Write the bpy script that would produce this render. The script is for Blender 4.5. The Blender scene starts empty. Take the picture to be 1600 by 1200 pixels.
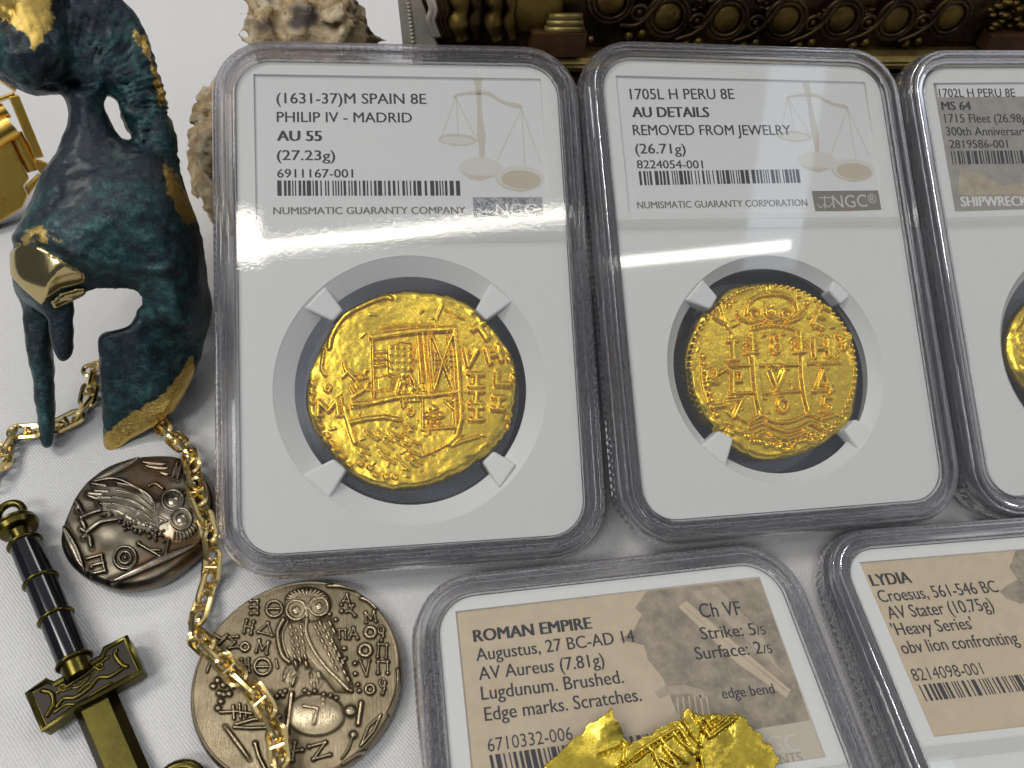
import bpy, bmesh, math, random
import numpy as np
from mathutils import Matrix, Vector

# ------------------------------------------------------------------ camera, light, exposure
S = 0.001                                   # all building numbers below are millimetres
FPX, CAMH = 1167.05, 110.977                # focal length in photo pixels, lens height over the cloth
MW = np.array([[0.989176, -0.063066, 0.132491],
               [-0.131452, -0.782088, 0.609146],
               [0.065203, -0.619968, -0.781913]])   # photo axes (right, down, forward) -> world
CAM = np.array([0, 0, CAMH])
sc = bpy.context.scene
COL = sc.collection
cam_d = bpy.data.cameras.new('camera'); cam = bpy.data.objects.new('camera', cam_d); COL.objects.link(cam)
cam_d.sensor_width = 36.0
cam_d.lens = 36.0 * FPX / 1600
cam_d.clip_start, cam_d.clip_end = 0.005, 50
_u, _s, _vt = np.linalg.svd(MW); _m = _u @ _vt
_cm = Matrix.Identity(4)
for r in range(3):
    _cm[r][0] = _m[r, 0]; _cm[r][1] = -_m[r, 1]; _cm[r][2] = -_m[r, 2]; _cm[r][3] = CAM[r] * S
cam.matrix_world = _cm
cam_d.dof.use_dof = True
cam_d.dof.focus_distance = 0.118
cam_d.dof.aperture_fstop = 44
sc.camera = cam

world = bpy.data.worlds.new('World'); sc.world = world; world.use_nodes = True
bg = world.node_tree.nodes['Background']
bg.inputs[0].default_value = (0.80, 0.86, 1.0, 1); bg.inputs[1].default_value = 0.12

def lamp(name, loc, size, power, col=(1, .95, .88), target=None, rot=0):
    d = bpy.data.lights.new(name, 'AREA'); d.shape = 'RECTANGLE'; d.size, d.size_y = size; d.energy = power; d.color = col
    o = bpy.data.objects.new(name, d); COL.objects.link(o); o.location = [c * S for c in loc]
    if target is None: o.rotation_euler = (0, 0, rot)
    else:
        o.rotation_euler = (Vector(target) - Vector(loc)).to_track_quat('-Z', 'Y').to_euler()
    return o
# the long tube light whose reflection crosses the holders, the hall's ceiling panels and an added fill lamp
lamp('tube_light', (311, -222, 1450), (1.34, .022), 1.15, (1, .96, .84), rot=math.radians(4.5))
lamp('square_light', (-330, -246, 1450), (.10, .10), .45, (1, .95, .80))
lamp('bluish_panel', (965, -10, 1500), (.14, .45), .24, (.72, .82, 1))
lamp('ceiling_fill', (300, 300, 2420), (6.0, 6.0), 38.0, (.97, .985, 1))  # fill lamp added to brighten the dim coin, standing in for ceiling bounce
lamp('ceiling_panel', (-1500, 500, 2300), (1.2, .6), 33.0, (1, .97, .93))
lamp('ceiling_panel', (-1300, -1300, 2300), (1.2, .6), 27.0, (.96, .98, 1))
lamp('ceiling_panel', (300, 2600, 2300), (1.2, .6), 18.0, (1, .97, .93))
lamp('ceiling_panel', (3300, 300, 2300), (.6, 1.2), 22.0, (.96, .98, 1))
sc.view_settings.view_transform = 'Standard'; sc.view_settings.look = 'None'
sc.view_settings.exposure = 0.0; sc.view_settings.gamma = 1.0
sc.view_settings.use_curve_mapping = False
sc.render.engine = 'CYCLES'
sc.cycles.use_denoising = True
sc.cycles.max_bounces = 9; sc.cycles.transparent_max_bounces = 20
sc.cycles.use_adaptive_sampling = True; sc.cycles.adaptive_threshold = .04
sc.cycles.transmission_bounces = 8; sc.cycles.glossy_bounces = 4; sc.cycles.diffuse_bounces = 3
sc.cycles.caustics_refractive = False; sc.cycles.caustics_reflective = False
sc.cycles.sample_clamp_indirect = 4

# ------------------------------------------------------------------ pixel helpers
def ray(px, py): return MW @ np.array([(px - 800) / FPX, (py - 600) / FPX, 1.0])
def onplane(px, py, o, n):
    d = ray(px, py); return CAM + d * (np.dot(np.asarray(o) - CAM, n) / np.dot(d, n))
def onz(px, py, z=0.0): return onplane(px, py, (0, 0, z), (0, 0, 1))
def topx(p):
    q = MW.T @ (np.asarray(p) - CAM); return 800 + FPX * q[0] / q[2], 600 + FPX * q[1] / q[2]
class Frame:
    """a local frame (mm): x right, y up along the surface, z out of it"""
    def __init__(s, o, x, y):
        x = np.asarray(x, float); x = x / np.linalg.norm(x)
        y = np.asarray(y, float); y = y - x * np.dot(x, y); y = y / np.linalg.norm(y)
        s.o = np.asarray(o, float); s.x = x; s.y = y; s.z = np.cross(x, y); s.A = np.stack([x, y, s.z], 1)
    def px(s, px, py, z=0.0):
        q = onplane(px, py, s.o + s.z * z, s.z) - s.o; return np.array([q @ s.x, q @ s.y])
    def pxs(s, pts, z=0.0): return np.array([s.px(a, b, z) for a, b in pts])
    def w(s, p): return s.o + s.A @ np.asarray(p, float)
    def matrix(s):
        m = Matrix.Identity(4)
        for r in range(3):
            for c in range(3): m[r][c] = s.A[r, c]
            m[r][3] = s.o[r] * S
        return m

# ------------------------------------------------------------------ object helpers
def mesh_obj(name, V, F, mat=None, parent=None, smooth=True, attrs=None, sharp=None):
    me = bpy.data.meshes.new(name)
    V = np.asarray(V, float) * S
    me.from_pydata(V.tolist(), [], [list(map(int, f)) for f in F])
    if smooth: me.polygons.foreach_set('use_smooth', np.ones(len(me.polygons), bool))
    if attrs:
        for k, a in attrs.items():
            at = me.attributes.new(k, 'FLOAT', 'POINT'); at.data.foreach_set('value', np.asarray(a, np.float32))
    if smooth and sharp: me.set_sharp_from_angle(angle=math.radians(sharp))
    me.update()
    o = bpy.data.objects.new(name, me); COL.objects.link(o)
    if mat: me.materials.append(mat)
    if parent: o.parent = parent
    return o
def empty(name, frame=None, label=None, cat=None, group=None):
    o = bpy.data.objects.new(name, None); o.empty_display_size = .01; COL.objects.link(o)
    if frame is not None: o.matrix_world = frame.matrix()
    return tag(o, label, cat, group)
def tag(o, label=None, cat=None, group=None, kind=None):
    if label: o['label'] = label
    if cat: o['category'] = cat
    if group: o['group'] = group
    if kind: o['kind'] = kind
    return o

class MB:
    """collects verts and faces of one mesh (mm)"""
    def __init__(s): s.v = []; s.f = []
    def add(s, V, F):
        n = len(s.v); s.v += [tuple(map(float, p)) for p in V]; s.f += [[i + n for i in f] for f in F]; return s
    def box(s, lo, hi, A=None, o=(0, 0, 0)):
        x0, y0, z0 = lo; x1, y1, z1 = hi
        V = np.array([(x0, y0, z0), (x1, y0, z0), (x1, y1, z0), (x0, y1, z0), (x0, y0, z1), (x1, y0, z1), (x1, y1, z1), (x0, y1, z1)], float)
        if A is not None: V = V @ np.asarray(A).T
        return s.add(V + np.asarray(o), [(0, 3, 2, 1), (4, 5, 6, 7), (0, 1, 5, 4), (1, 2, 6, 5), (2, 3, 7, 6), (3, 0, 4, 7)])
    def tube(s, pts, r, n=8, closed=False, flat=1.0, up=(0, 0, 1), cap=True):
        pts = np.asarray(pts, float); k = len(pts)
        r = np.broadcast_to(np.asarray(r, float), (k,))
        T = np.gradient(pts, axis=0) if not closed else (np.roll(pts, -1, 0) - np.roll(pts, 1, 0))
        T /= np.linalg.norm(T, axis=1)[:, None] + 1e-12
        up = np.asarray(up, float); V = []
        for i in range(k):
            sd = np.cross(T[i], up)
            if np.linalg.norm(sd) < 1e-3: sd = np.cross(T[i], (1, 0, 0.1))
            sd /= np.linalg.norm(sd); u2 = np.cross(sd, T[i])
            for j in range(n):
                a = 2 * math.pi * (j + .5) / n
                V.append(pts[i] + r[i] * (math.cos(a) * sd + flat * math.sin(a) * u2))
        F = []
        for i in range(k if closed else k - 1):
            a = i * n; b = ((i + 1) % k) * n
            for j in range(n): F.append((a + j, a + (j + 1) % n, b + (j + 1) % n, b + j))
        if not closed and cap:
            F.append(tuple(range(n))[::-1]); F.append(tuple((k - 1) * n + j for j in range(n)))
        return s.add(V, F)
    def lathe(s, prof, n=48, o=(0, 0, 0), A=None, a0=0, sx=1, sy=1, cap=True):
        V = []
        for r, z in prof:
            for j in range(n):
                a = a0 + 2 * math.pi * j / n; V.append((r * math.cos(a) * sx, r * math.sin(a) * sy, z))
        V = np.array(V)
        if A is not None: V = V @ np.asarray(A).T
        F = []
        for i in range(len(prof) - 1):
            for j in range(n): F.append((i * n + j, i * n + (j + 1) % n, (i + 1) * n + (j + 1) % n, (i + 1) * n + j))
        if cap and prof[0][0] > 1e-6: F.append(tuple(range(n))[::-1])
        if cap and prof[-1][0] > 1e-6: F.append(tuple((len(prof) - 1) * n + j for j in range(n)))
        return s.add(V + np.asarray(o), F)
    def ball(s, c, r, n=10, sc=(1, 1, 1)):
        m = max(4, n // 2); V = []
        for i in range(m + 1):
            t = math.pi * i / m
            for j in range(n):
                a = 2 * math.pi * j / n
                V.append((c[0] + r * sc[0] * math.sin(t) * math.cos(a), c[1] + r * sc[1] * math.sin(t) * math.sin(a), c[2] + r * sc[2] * math.cos(t)))
        F = []
        for i in range(m):
            for j in range(n): F.append((i * n + j, (i + 1) * n + j, (i + 1) * n + (j + 1) % n, i * n + (j + 1) % n))
        return s.add(V, F)
    def ngon(s, pts, z=0.0): return s.add([(p[0], p[1], z) for p in pts], [tuple(range(len(pts)))])
    def prism(s, pts, z0, z1):
        n = len(pts); pts = np.asarray(pts, float)
        area = np.sum(pts[:, 0] * np.roll(pts[:, 1], -1) - np.roll(pts[:, 0], -1) * pts[:, 1])
        if area < 0: pts = pts[::-1]
        V = [(a, b, z0) for a, b in pts] + [(a, b, z1) for a, b in pts]
        F = [tuple(range(n))[::-1], tuple(range(n, 2 * n))] + [(i, (i + 1) % n, n + (i + 1) % n, n + i) for i in range(n)]
        return s.add(V, F)
    def build(s, name, mat, parent=None, smooth=False, sharp=None, attrs=None):
        return mesh_obj(name, s.v, s.f, mat, parent, smooth or bool(sharp), attrs, sharp)

def smoothpath(pts, n=8, closed=False):
    """Catmull-Rom through the points"""
    p = np.asarray(pts, float); out = []
    k = len(p); rng = range(k if closed else k - 1)
    for i in rng:
        if closed: a, b, c, d = p[(i - 1) % k], p[i], p[(i + 1) % k], p[(i + 2) % k]
        else: a, b, c, d = p[max(i - 1, 0)], p[i], p[i + 1], p[min(i + 2, k - 1)]
        for t in np.linspace(0, 1, n, endpoint=False):
            out.append(.5 * ((2 * b) + (c - a) * t + (2 * a - 5 * b + 4 * c - d) * t * t + (-a + 3 * b - 3 * c + d) * t ** 3))
    if not closed: out.append(p[-1])
    return np.array(out)

def filled(name, loops, z0, z1, mat, parent=None, bevel=0.0, res=1):
    """a flat plate with holes: first loop is the outline, the others are cut out"""
    cu = bpy.data.curves.new(name, 'CURVE'); cu.dimensions = '2D'; cu.fill_mode = 'BOTH'
    cu.extrude = (z1 - z0) / 2 * S - bevel * S; cu.bevel_depth = bevel * S; cu.bevel_resolution = res
    for L in loops:
        sp = cu.splines.new('POLY'); sp.points.add(len(L) - 1); sp.use_cyclic_u = True
        for q, (a, b) in zip(sp.points, L): q.co = (a * S, b * S, 0, 1)
    if bevel: cu.offset = -bevel * S
    t = bpy.data.objects.new('tmp', cu); COL.objects.link(t)
    dg = bpy.context.evaluated_depsgraph_get(); me = bpy.data.meshes.new_from_object(t.evaluated_get(dg))
    bpy.data.objects.remove(t); bpy.data.curves.remove(cu)
    me.name = name; me.materials.clear(); me.materials.append(mat)
    me.transform(Matrix.Translation((0, 0, (z0 + z1) / 2 * S)))
    o = bpy.data.objects.new(name, me); COL.objects.link(o)
    if parent: o.parent = parent
    return o

def text_mesh(body, bold=0.0):
    cu = bpy.data.curves.new('txt', 'FONT'); cu.body = body; cu.size = 1.0; cu.resolution_u = 3; cu.offset = bold; cu.fill_mode = 'FRONT'
    t = bpy.data.objects.new('tmp', cu); COL.objects.link(t)
    dg = bpy.context.evaluated_depsgraph_get(); me = bpy.data.meshes.new_from_object(t.evaluated_get(dg))
    bpy.data.objects.remove(t); bpy.data.curves.remove(cu)
    return me
_h = text_mesh('H'); CAPH = max(v.co.y for v in _h.vertices)
def print_text(body, fr, L, R, cap, z, mat, parent, bold=0.0, lift=.03, name='lettering', slant=0.0):
    """flat print: baseline runs from pixel L to pixel R, cap height in pixels"""
    a, b = fr.px(*L, z), fr.px(*R, z); d = b - a; ln = np.linalg.norm(d); e = d / ln
    scale = ln / math.hypot(R[0] - L[0], R[1] - L[1])
    me = text_mesh(body); me.name = name
    if body != '\u00ae' and bold >= 0: bold = bold + .008
    if bold > 0:                       # a heavier cut: the letters printed three times, a hair apart
        bm = bmesh.new()
        for q in (-1, 0, 1):
            n0 = len(bm.verts); bm.from_mesh(me); bm.verts.ensure_lookup_table()
            for v in bm.verts[n0:]: v.co.x += q * bold * 1.7; v.co.z = q
        bm.to_mesh(me); bm.free()
    co = np.array([v.co[:] for v in me.vertices]); x0, x1 = co[:, 0].min(), co[:, 0].max()
    X = (co[:, 0] - x0) / (x1 - x0) * ln; Y = co[:, 1] / CAPH * cap * scale
    X = X + slant * Y
    out = np.stack([a[0] + X * e[0] - Y * e[1], a[1] + X * e[1] + Y * e[0], z + lift + .004 * co[:, 2]], 1) * S
    me.vertices.foreach_set('co', out.ravel()); me.materials.clear(); me.materials.append(mat); me.update()
    o = bpy.data.objects.new(name, me); COL.objects.link(o); o.parent = parent
    return o

# ------------------------------------------------------------------ noise, distance fields
def _hash(ix, iy, iz, seed):
    h = (ix * 374761393 + iy * 668265263 + iz * 2147483647 + seed * 1274126177) & 0xffffffff
    h = ((h ^ (h >> 13)) * 1274126177) & 0xffffffff
    return ((h ^ (h >> 16)) & 0xffff) / 32767.5 - 1.0
def vnoise(P, scale, seed=0):
    P = np.asarray(P, float) * scale
    if P.shape[-1] == 2: P = np.concatenate([P, np.zeros(P.shape[:-1] + (1,))], -1)
    i = np.floor(P).astype(np.int64); f = P - i; f = f * f * (3 - 2 * f); r = 0
    for dx in (0, 1):
        for dy in (0, 1):
            for dz in (0, 1):
                w = (f[..., 0] if dx else 1 - f[..., 0]) * (f[..., 1] if dy else 1 - f[..., 1]) * (f[..., 2] if dz else 1 - f[..., 2])
                r = r + w * _hash(i[..., 0] + dx, i[..., 1] + dy, i[..., 2] + dz, seed)
    return r
def fbm(P, scale, seed=0, oct=3, gain=.5):
    r = 0; a = 1.0
    for k in range(oct): r = r + a * vnoise(P, scale * 2 ** k, seed + k * 17); a *= gain
    return r
def sstep(a, b, x): t = np.clip((x - a) / (b - a), 0, 1); return t * t * (3 - 2 * t)
def seg_dist(P, a, b):
    a = np.asarray(a, float); b = np.asarray(b, float); d = b - a; L = d @ d + 1e-12
    t = np.clip(((P - a) @ d) / L, 0, 1); return np.linalg.norm(P - a - t[..., None] * d, axis=-1), t
def poly_dist(P, pts, closed=False):
    pts = np.asarray(pts, float); r = None
    for i in range(len(pts) if closed else len(pts) - 1):
        d, _ = seg_dist(P, pts[i], pts[(i + 1) % len(pts)]); r = d if r is None else np.minimum(r, d)
    return r
def poly_sdf(P, pts):
    """signed distance to a closed 2D polygon, negative inside"""
    pts = np.asarray(pts, float); d = poly_dist(P, pts, True); ins = np.zeros(d.shape, bool); j = len(pts) - 1
    for i in range(len(pts)):
        a, b = pts[i], pts[j]
        c = ((a[1] > P[..., 1]) != (b[1] > P[..., 1])) & (P[..., 0] < (b[0] - a[0]) * (P[..., 1] - a[1]) / (b[1] - a[1] + 1e-12) + a[0])
        ins ^= c; j = i
    return np.where(ins, -d, d)
def smin(a, b, k):
    h = np.clip(.5 + .5 * (b - a) / k, 0, 1); return b * (1 - h) + a * h - k * h * (1 - h)
def extr(d2, w, t, r):
    """rounded extrusion of a 2D distance, half thickness t, edge radius r"""
    a = d2 + r; b = np.abs(w) - t + r
    return np.minimum(np.maximum(a, b), 0) + np.hypot(np.maximum(a, 0), np.maximum(b, 0)) - r
def surfnet(Fv, o, st):
    """surface nets: verts and quads of the zero level of a grid of distances"""
    nx, ny, nz = Fv.shape; ins = Fv < 0
    cs = [(dx, dy, dz) for dx in (0, 1) for dy in (0, 1) for dz in (0, 1)]
    sub = lambda A, c: A[c[0]:nx - 1 + c[0], c[1]:ny - 1 + c[1], c[2]:nz - 1 + c[2]]
    cnt = sum(sub(ins, c).astype(np.int8) for c in cs); act = (cnt > 0) & (cnt < 8)
    idx = -np.ones(act.shape, np.int64); I = np.argwhere(act); idx[act] = np.arange(len(I))
    vals = {c: Fv[I[:, 0] + c[0], I[:, 1] + c[1], I[:, 2] + c[2]] for c in cs}
    acc = np.zeros((len(I), 3)); num = np.zeros(len(I))
    for c in cs:
        for ax in range(3):
            if c[ax]: continue
            e = list(c); e[ax] = 1; a, b = vals[c], vals[tuple(e)]
            m = (a < 0) != (b < 0); t = np.where(m, a / (a - b + 1e-30), 0)
            p = np.tile(np.array(c, float), (len(I), 1)); p[:, ax] = t
            acc[m] += p[m]; num[m] += 1
    V = (I + acc / num[:, None]) * st + np.asarray(o)
    Q = []
    for ax in range(3):
        b, c = (ax + 1) % 3, (ax + 2) % 3
        sl0 = [slice(1, -1)] * 3; sl0[ax] = slice(0, -1); sl1 = list(sl0); sl1[ax] = slice(1, None)
        i0, i1 = ins[tuple(sl0)], ins[tuple(sl1)]
        E = np.argwhere(i0 != i1)
        if not len(E): continue
        flip = i0[tuple(E.T)]
        base = E.copy(); base[:, b] += 1; base[:, c] += 1
        q = []
        for db, dc in ((0, 0), (1, 0), (1, 1), (0, 1)):
            k = base.copy(); k[:, b] -= db; k[:, c] -= dc; q.append(idx[tuple(k.T)])
        q = np.stack(q, 1); q[~flip] = q[~flip][:, ::-1]; Q.append(q)
    Q = np.concatenate(Q); Q = Q[(Q >= 0).all(1)]
    return V, Q
# ------------------------------------------------------------------ materials
class NT:
    def __init__(s, name):
        s.m = bpy.data.materials.new(name); s.m.use_nodes = True; s.t = s.m.node_tree; s.t.nodes.clear()
        s.out = s.t.nodes.new('ShaderNodeOutputMaterial')
    def n(s, typ, **kw):
        nd = s.t.nodes.new('ShaderNode' + typ)
        for k, v in kw.items():
            if k == 'ins':
                for kk, vv in v.items():
                    if isinstance(vv, bpy.types.NodeSocket): s.t.links.new(vv, nd.inputs[kk])
                    else: nd.inputs[kk].default_value = vv
            else: setattr(nd, k, v)
        return nd
    def link(s, a, b): s.t.links.new(a, b)
    def coord(s, scale=1.0, kind='Object', rot=(0, 0, 0)):
        c = s.n('TexCoord'); mp = s.n('Mapping'); s.link(c.outputs[kind], mp.inputs[0])
        mp.inputs['Scale'].default_value = (scale,) * 3 if not isinstance(scale, tuple) else scale
        mp.inputs['Rotation'].default_value = rot
        return mp.outputs[0]
    def noise(s, scale, detail=4, rough=.6, vec=None, dist=0.0):
        return s.n('TexNoise', ins=dict(Scale=scale, Detail=detail, Roughness=rough, Distortion=dist, Vector=vec or s.coord())).outputs['Fac']
    def ramp(s, fac, stops, interp='LINEAR'):
        r = s.n('ValToRGB'); s.link(fac, r.inputs[0]); e = r.color_ramp.elements; r.color_ramp.interpolation = interp
        while len(e) < len(stops): e.new(.5)
        for q, (p, c) in zip(e, stops): q.position = p; q.color = c if len(c) == 4 else (*c, 1)
        return r.outputs[0]
    def mix(s, fac, a, b, mode='MIX'):
        m = s.n('Mix', data_type='RGBA', blend_type=mode)
        for v, k in ((fac, 0), (a, 6), (b, 7)):
            if isinstance(v, bpy.types.NodeSocket): s.link(v, m.inputs[k])
            else: m.inputs[k].default_value = v if k == 0 else ((*v, 1) if len(v) == 3 else v)
        return m.outputs[2]
    def math(s, op, a, b=0.0, c=0.0, clamp=False):
        m = s.n('Math', operation=op, use_clamp=clamp)
        for k, v in enumerate((a, b, c)):
            if isinstance(v, bpy.types.NodeSocket): s.link(v, m.inputs[k])
            else: m.inputs[k].default_value = v
        return m.outputs[0]
    def attr(s, name): return s.n('Attribute', attribute_name=name).outputs['Fac']
    def bump(s, h, strength, dist=.0002, normal=None):
        b = s.n('Bump', ins=dict(Strength=strength, Distance=dist, Height=h))
        if normal: s.link(normal, b.inputs['Normal'])
        return b.outputs[0]
    def pbr(s, color=None, rough=.5, metal=0.0, normal=None, **kw):
        b = s.n('BsdfPrincipled')
        for k, v in (('Base Color', color), ('Roughness', rough), ('Metallic', metal), ('Normal', normal)):
            if v is None: continue
            if isinstance(v, bpy.types.NodeSocket): s.link(v, b.inputs[k])
            else: b.inputs[k].default_value = (*v, 1) if isinstance(v, tuple) and len(v) == 3 else v
        for k, v in kw.items(): b.inputs[k.replace('_', ' ')].default_value = v
        s.link(b.outputs[0], s.out.inputs[0]); return s.m
def simple(name, col, rough=.5, metal=0.0, **kw): return NT(name).pbr(col, rough, metal, **kw)

def schlick(k, f0=.04):
    lw = k.n('LayerWeight', ins=dict(Blend=.5)); f5 = k.math('POWER', lw.outputs['Facing'], 5.0)
    return lw, k.math('MULTIPLY_ADD', f5, 1 - f0, f0)
def mat_pane(name, bump=.0, tint=(.97, .97, .965), gloss=1.0):
    k = NT(name); lw, fr = schlick(k, .045)
    gl = k.n('BsdfGlossy', ins=dict(Roughness=.035, Color=(gloss, gloss, gloss, 1)))
    if bump:
        nr = k.bump(k.noise(1500, 3, .6), bump, .00005); k.link(nr, gl.inputs['Normal'])
    tr = k.n('BsdfTransparent', ins=dict(Color=(*tint, 1)))
    mx = k.n('MixShader'); k.link(fr, mx.inputs[0]); k.link(tr.outputs[0], mx.inputs[1]); k.link(gl.outputs[0], mx.inputs[2])
    k.link(mx.outputs[0], k.out.inputs[0]); return k.m
def mat_rim():
    k = NT('clear_acrylic')
    v = k.coord((1, 1, 1)); nz = k.noise(900, 3, .7, v)
    nr = k.bump(nz, .05, .0001)
    gl = k.n('BsdfGlass', ins=dict(Roughness=.015, IOR=1.47, Color=(.985, .98, .985, 1), Normal=nr))
    tr = k.n('BsdfTransparent', ins=dict(Color=(.86, .85, .87, 1)))
    mx = k.n('MixShader', ins={0: .42}); k.link(gl.outputs[0], mx.inputs[1]); k.link(tr.outputs[0], mx.inputs[2])
    sc_ = k.ramp(k.noise(2500, 4, .8, v), [(.40, (.03, .03, .03)), (.75, (.22, .22, .22))])          # scuffs and dust, also a pale haze mixed in to lighten dark rims
    df = k.n('BsdfDiffuse', ins=dict(Color=(.66, .64, .68, 1))); m2 = k.n('MixShader'); k.link(sc_, m2.inputs[0]); k.link(mx.outputs[0], m2.inputs[1]); k.link(df.outputs[0], m2.inputs[2])
    k.link(m2.outputs[0], k.out.inputs[0]); return k.m
def mat_cloth():
    k = NT('white_tablecloth'); v = k.coord()
    sx = k.n('SeparateXYZ'); k.link(v, sx.inputs[0])
    wob = k.math('MULTIPLY', k.noise(300, 2, .5, v), .00012)
    a = k.math('ADD', k.math('MULTIPLY', k.math('ADD', sx.outputs[0], wob), 2 * math.pi / .00052), 0)
    b = k.math('MULTIPLY', k.math('ADD', sx.outputs[1], wob), 2 * math.pi / .00062)
    w = k.math('MULTIPLY', k.math('SINE', a), k.math('SINE', b))
    h = k.math('ADD', w, k.math('MULTIPLY', k.noise(2400, 3, .7, v), 1.4))
    nr = k.bump(h, .42, .00020)
    col = k.mix(k.math('MULTIPLY_ADD', w, .25, .45, clamp=True), (.73, .715, .695), (.64, .625, .615))
    col = k.mix(k.math('MULTIPLY', k.noise(14, 3, .6, v), .35), col, (.60, .59, .60))
    return k.pbr(col, .85, 0, nr, Sheen_Weight=.15)
def mat_gold(name, base=(.98, .70, .07), tone=(.66, .36, .025), rough=.27, cav=None, grain=1.0, tarnish=.6):
    k = NT(name); v = k.coord()
    n1 = k.noise(260, 5, .65, v); n2 = k.noise(2200, 3, .6, v)
    f = k.ramp(n1, [(.42, (0, 0, 0)), (.68, (1, 1, 1))])
    f = k.math('MULTIPLY', f, tarnish)
    if cav: f = k.math('MAXIMUM', f, k.math('MULTIPLY', k.attr(cav), .75))
    col = k.mix(f, base, tone)
    nr = k.bump(n2, .14 * grain, .0001); nr = k.bump(k.noise(600, 4, .7, v), .13 * grain, .0002, nr)
    ro = k.math('MULTIPLY_ADD', n2, .22, rough - .1)
    return k.pbr(col, ro, 1.0, nr)
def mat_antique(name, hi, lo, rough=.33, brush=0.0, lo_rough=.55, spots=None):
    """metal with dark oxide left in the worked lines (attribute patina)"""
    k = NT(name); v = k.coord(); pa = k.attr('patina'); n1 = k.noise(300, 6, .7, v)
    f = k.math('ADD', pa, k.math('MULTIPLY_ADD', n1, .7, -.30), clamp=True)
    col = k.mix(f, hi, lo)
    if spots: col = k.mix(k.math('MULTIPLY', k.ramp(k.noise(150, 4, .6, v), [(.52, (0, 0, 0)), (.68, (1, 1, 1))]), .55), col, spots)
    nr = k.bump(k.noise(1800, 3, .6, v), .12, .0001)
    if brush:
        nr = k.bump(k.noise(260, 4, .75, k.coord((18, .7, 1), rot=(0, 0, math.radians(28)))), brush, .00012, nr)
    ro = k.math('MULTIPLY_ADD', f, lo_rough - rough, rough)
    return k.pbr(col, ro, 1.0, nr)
M = {}
M['cloth'] = mat_cloth()
M['pane'] = mat_pane('clear_window')
M['pane_wavy'] = mat_pane('clear_window_wavy', bump=.10)
M['rim'] = mat_rim()
M['back_pane'] = mat_pane('back_window', tint=(.70, .72, .78))  # clear back tinted dark, standing in for shade seen through the coin hole
_k = NT('white_insert'); M['insert'] = _k.pbr((.70, .70, .685), .5, 0, _k.bump(_k.noise(400, 3, .5), .04, .0001), Subsurface_Weight=.0)
M['prong'] = simple('white_prong', (.74, .74, .73), .42)
M['label'] = simple('label_paper', (.69, .69, .685), .55)
M['ink'] = simple('black_ink', (.012, .012, .016), .7)
M['ink_brown'] = simple('taupe_ink', (.17, .145, .12), .6)
M['ink_grey'] = simple('grey_ink', (.30, .275, .235), .6)
M['ink_white'] = simple('white_ink', (.72, .71, .70), .6)
M['ink_light'] = simple('pale_ink', (.55, .53, .48), .6)
M['art'] = simple('beige_print', (.56, .515, .43), .6)
M['art_pale'] = simple('pale_beige_print', (.64, .615, .56), .6)
M['art_grain'] = simple('grain_print', (.52, .45, .35), .6)
_k = NT('silver_foil'); _n = _k.noise(2500, 2, .5)
M['foil'] = _k.pbr(_k.ramp(_n, [(.35, (.13, .135, .15)), (.7, (.50, .51, .54))]), .45, .5)
M['taupe'] = simple('taupe_print', (.19, .165, .135), .55)
def mat_tan(name, a, b, c):
    k = NT(name); v = k.coord(); col = k.mix(k.ramp(k.noise(330, 6, .7, v), [(.38, (0, 0, 0)), (.64, (1, 1, 1))]), a, b)
    col = k.mix(k.math('MULTIPLY', k.noise(3500, 3, .7, v), .32), col, c); return k.pbr(col, .6)
M['tan'] = mat_tan('tan_label_print', (.56, .445, .305), (.49, .38, .255), (.64, .53, .385))
M['tan_dark'] = mat_tan('dark_stone_print', (.37, .30, .215), (.155, .12, .088), (.44, .36, .27))
M['tan_mid'] = mat_tan('mid_stone_print', (.47, .38, .275), (.30, .235, .17), (.52, .43, .32))
M['sea'] = mat_tan('grey_ship_print', (.33, .305, .265), (.235, .215, .19), (.42, .395, .35))
M['gold_coin'] = mat_gold('hammered_gold', cav='patina', tarnish=.45)
M['gold_chain'] = mat_gold('polished_gold_plate', base=(.84, .66, .30), tone=(.66, .46, .16), rough=.2, grain=.25, tarnish=.25)
# ------------------------------------------------------------------ tablecloth
def build_cloth():
    nx, ny = 150, 150
    X, Y = np.meshgrid(np.linspace(-420, 520, nx), np.linspace(-220, 760, ny), indexing='ij')
    P = np.stack([X, Y], -1)
    far = sstep(150, 420, Y)
    Z = fbm(P, 1 / 90, 3, 2) * (.25 + 2.2 * far) - .3 - 1.2 * far
    V = np.stack([X, Y, Z], -1).reshape(-1, 3); i = np.arange(nx * ny).reshape(nx, ny)
    F = np.stack([i[:-1, :-1], i[1:, :-1], i[1:, 1:], i[:-1, 1:]], -1).reshape(-1, 4)
    tag(mesh_obj('tablecloth', V, F, M['cloth']), kind='structure', label='white woven tablecloth spread under everything')
build_cloth()

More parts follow.
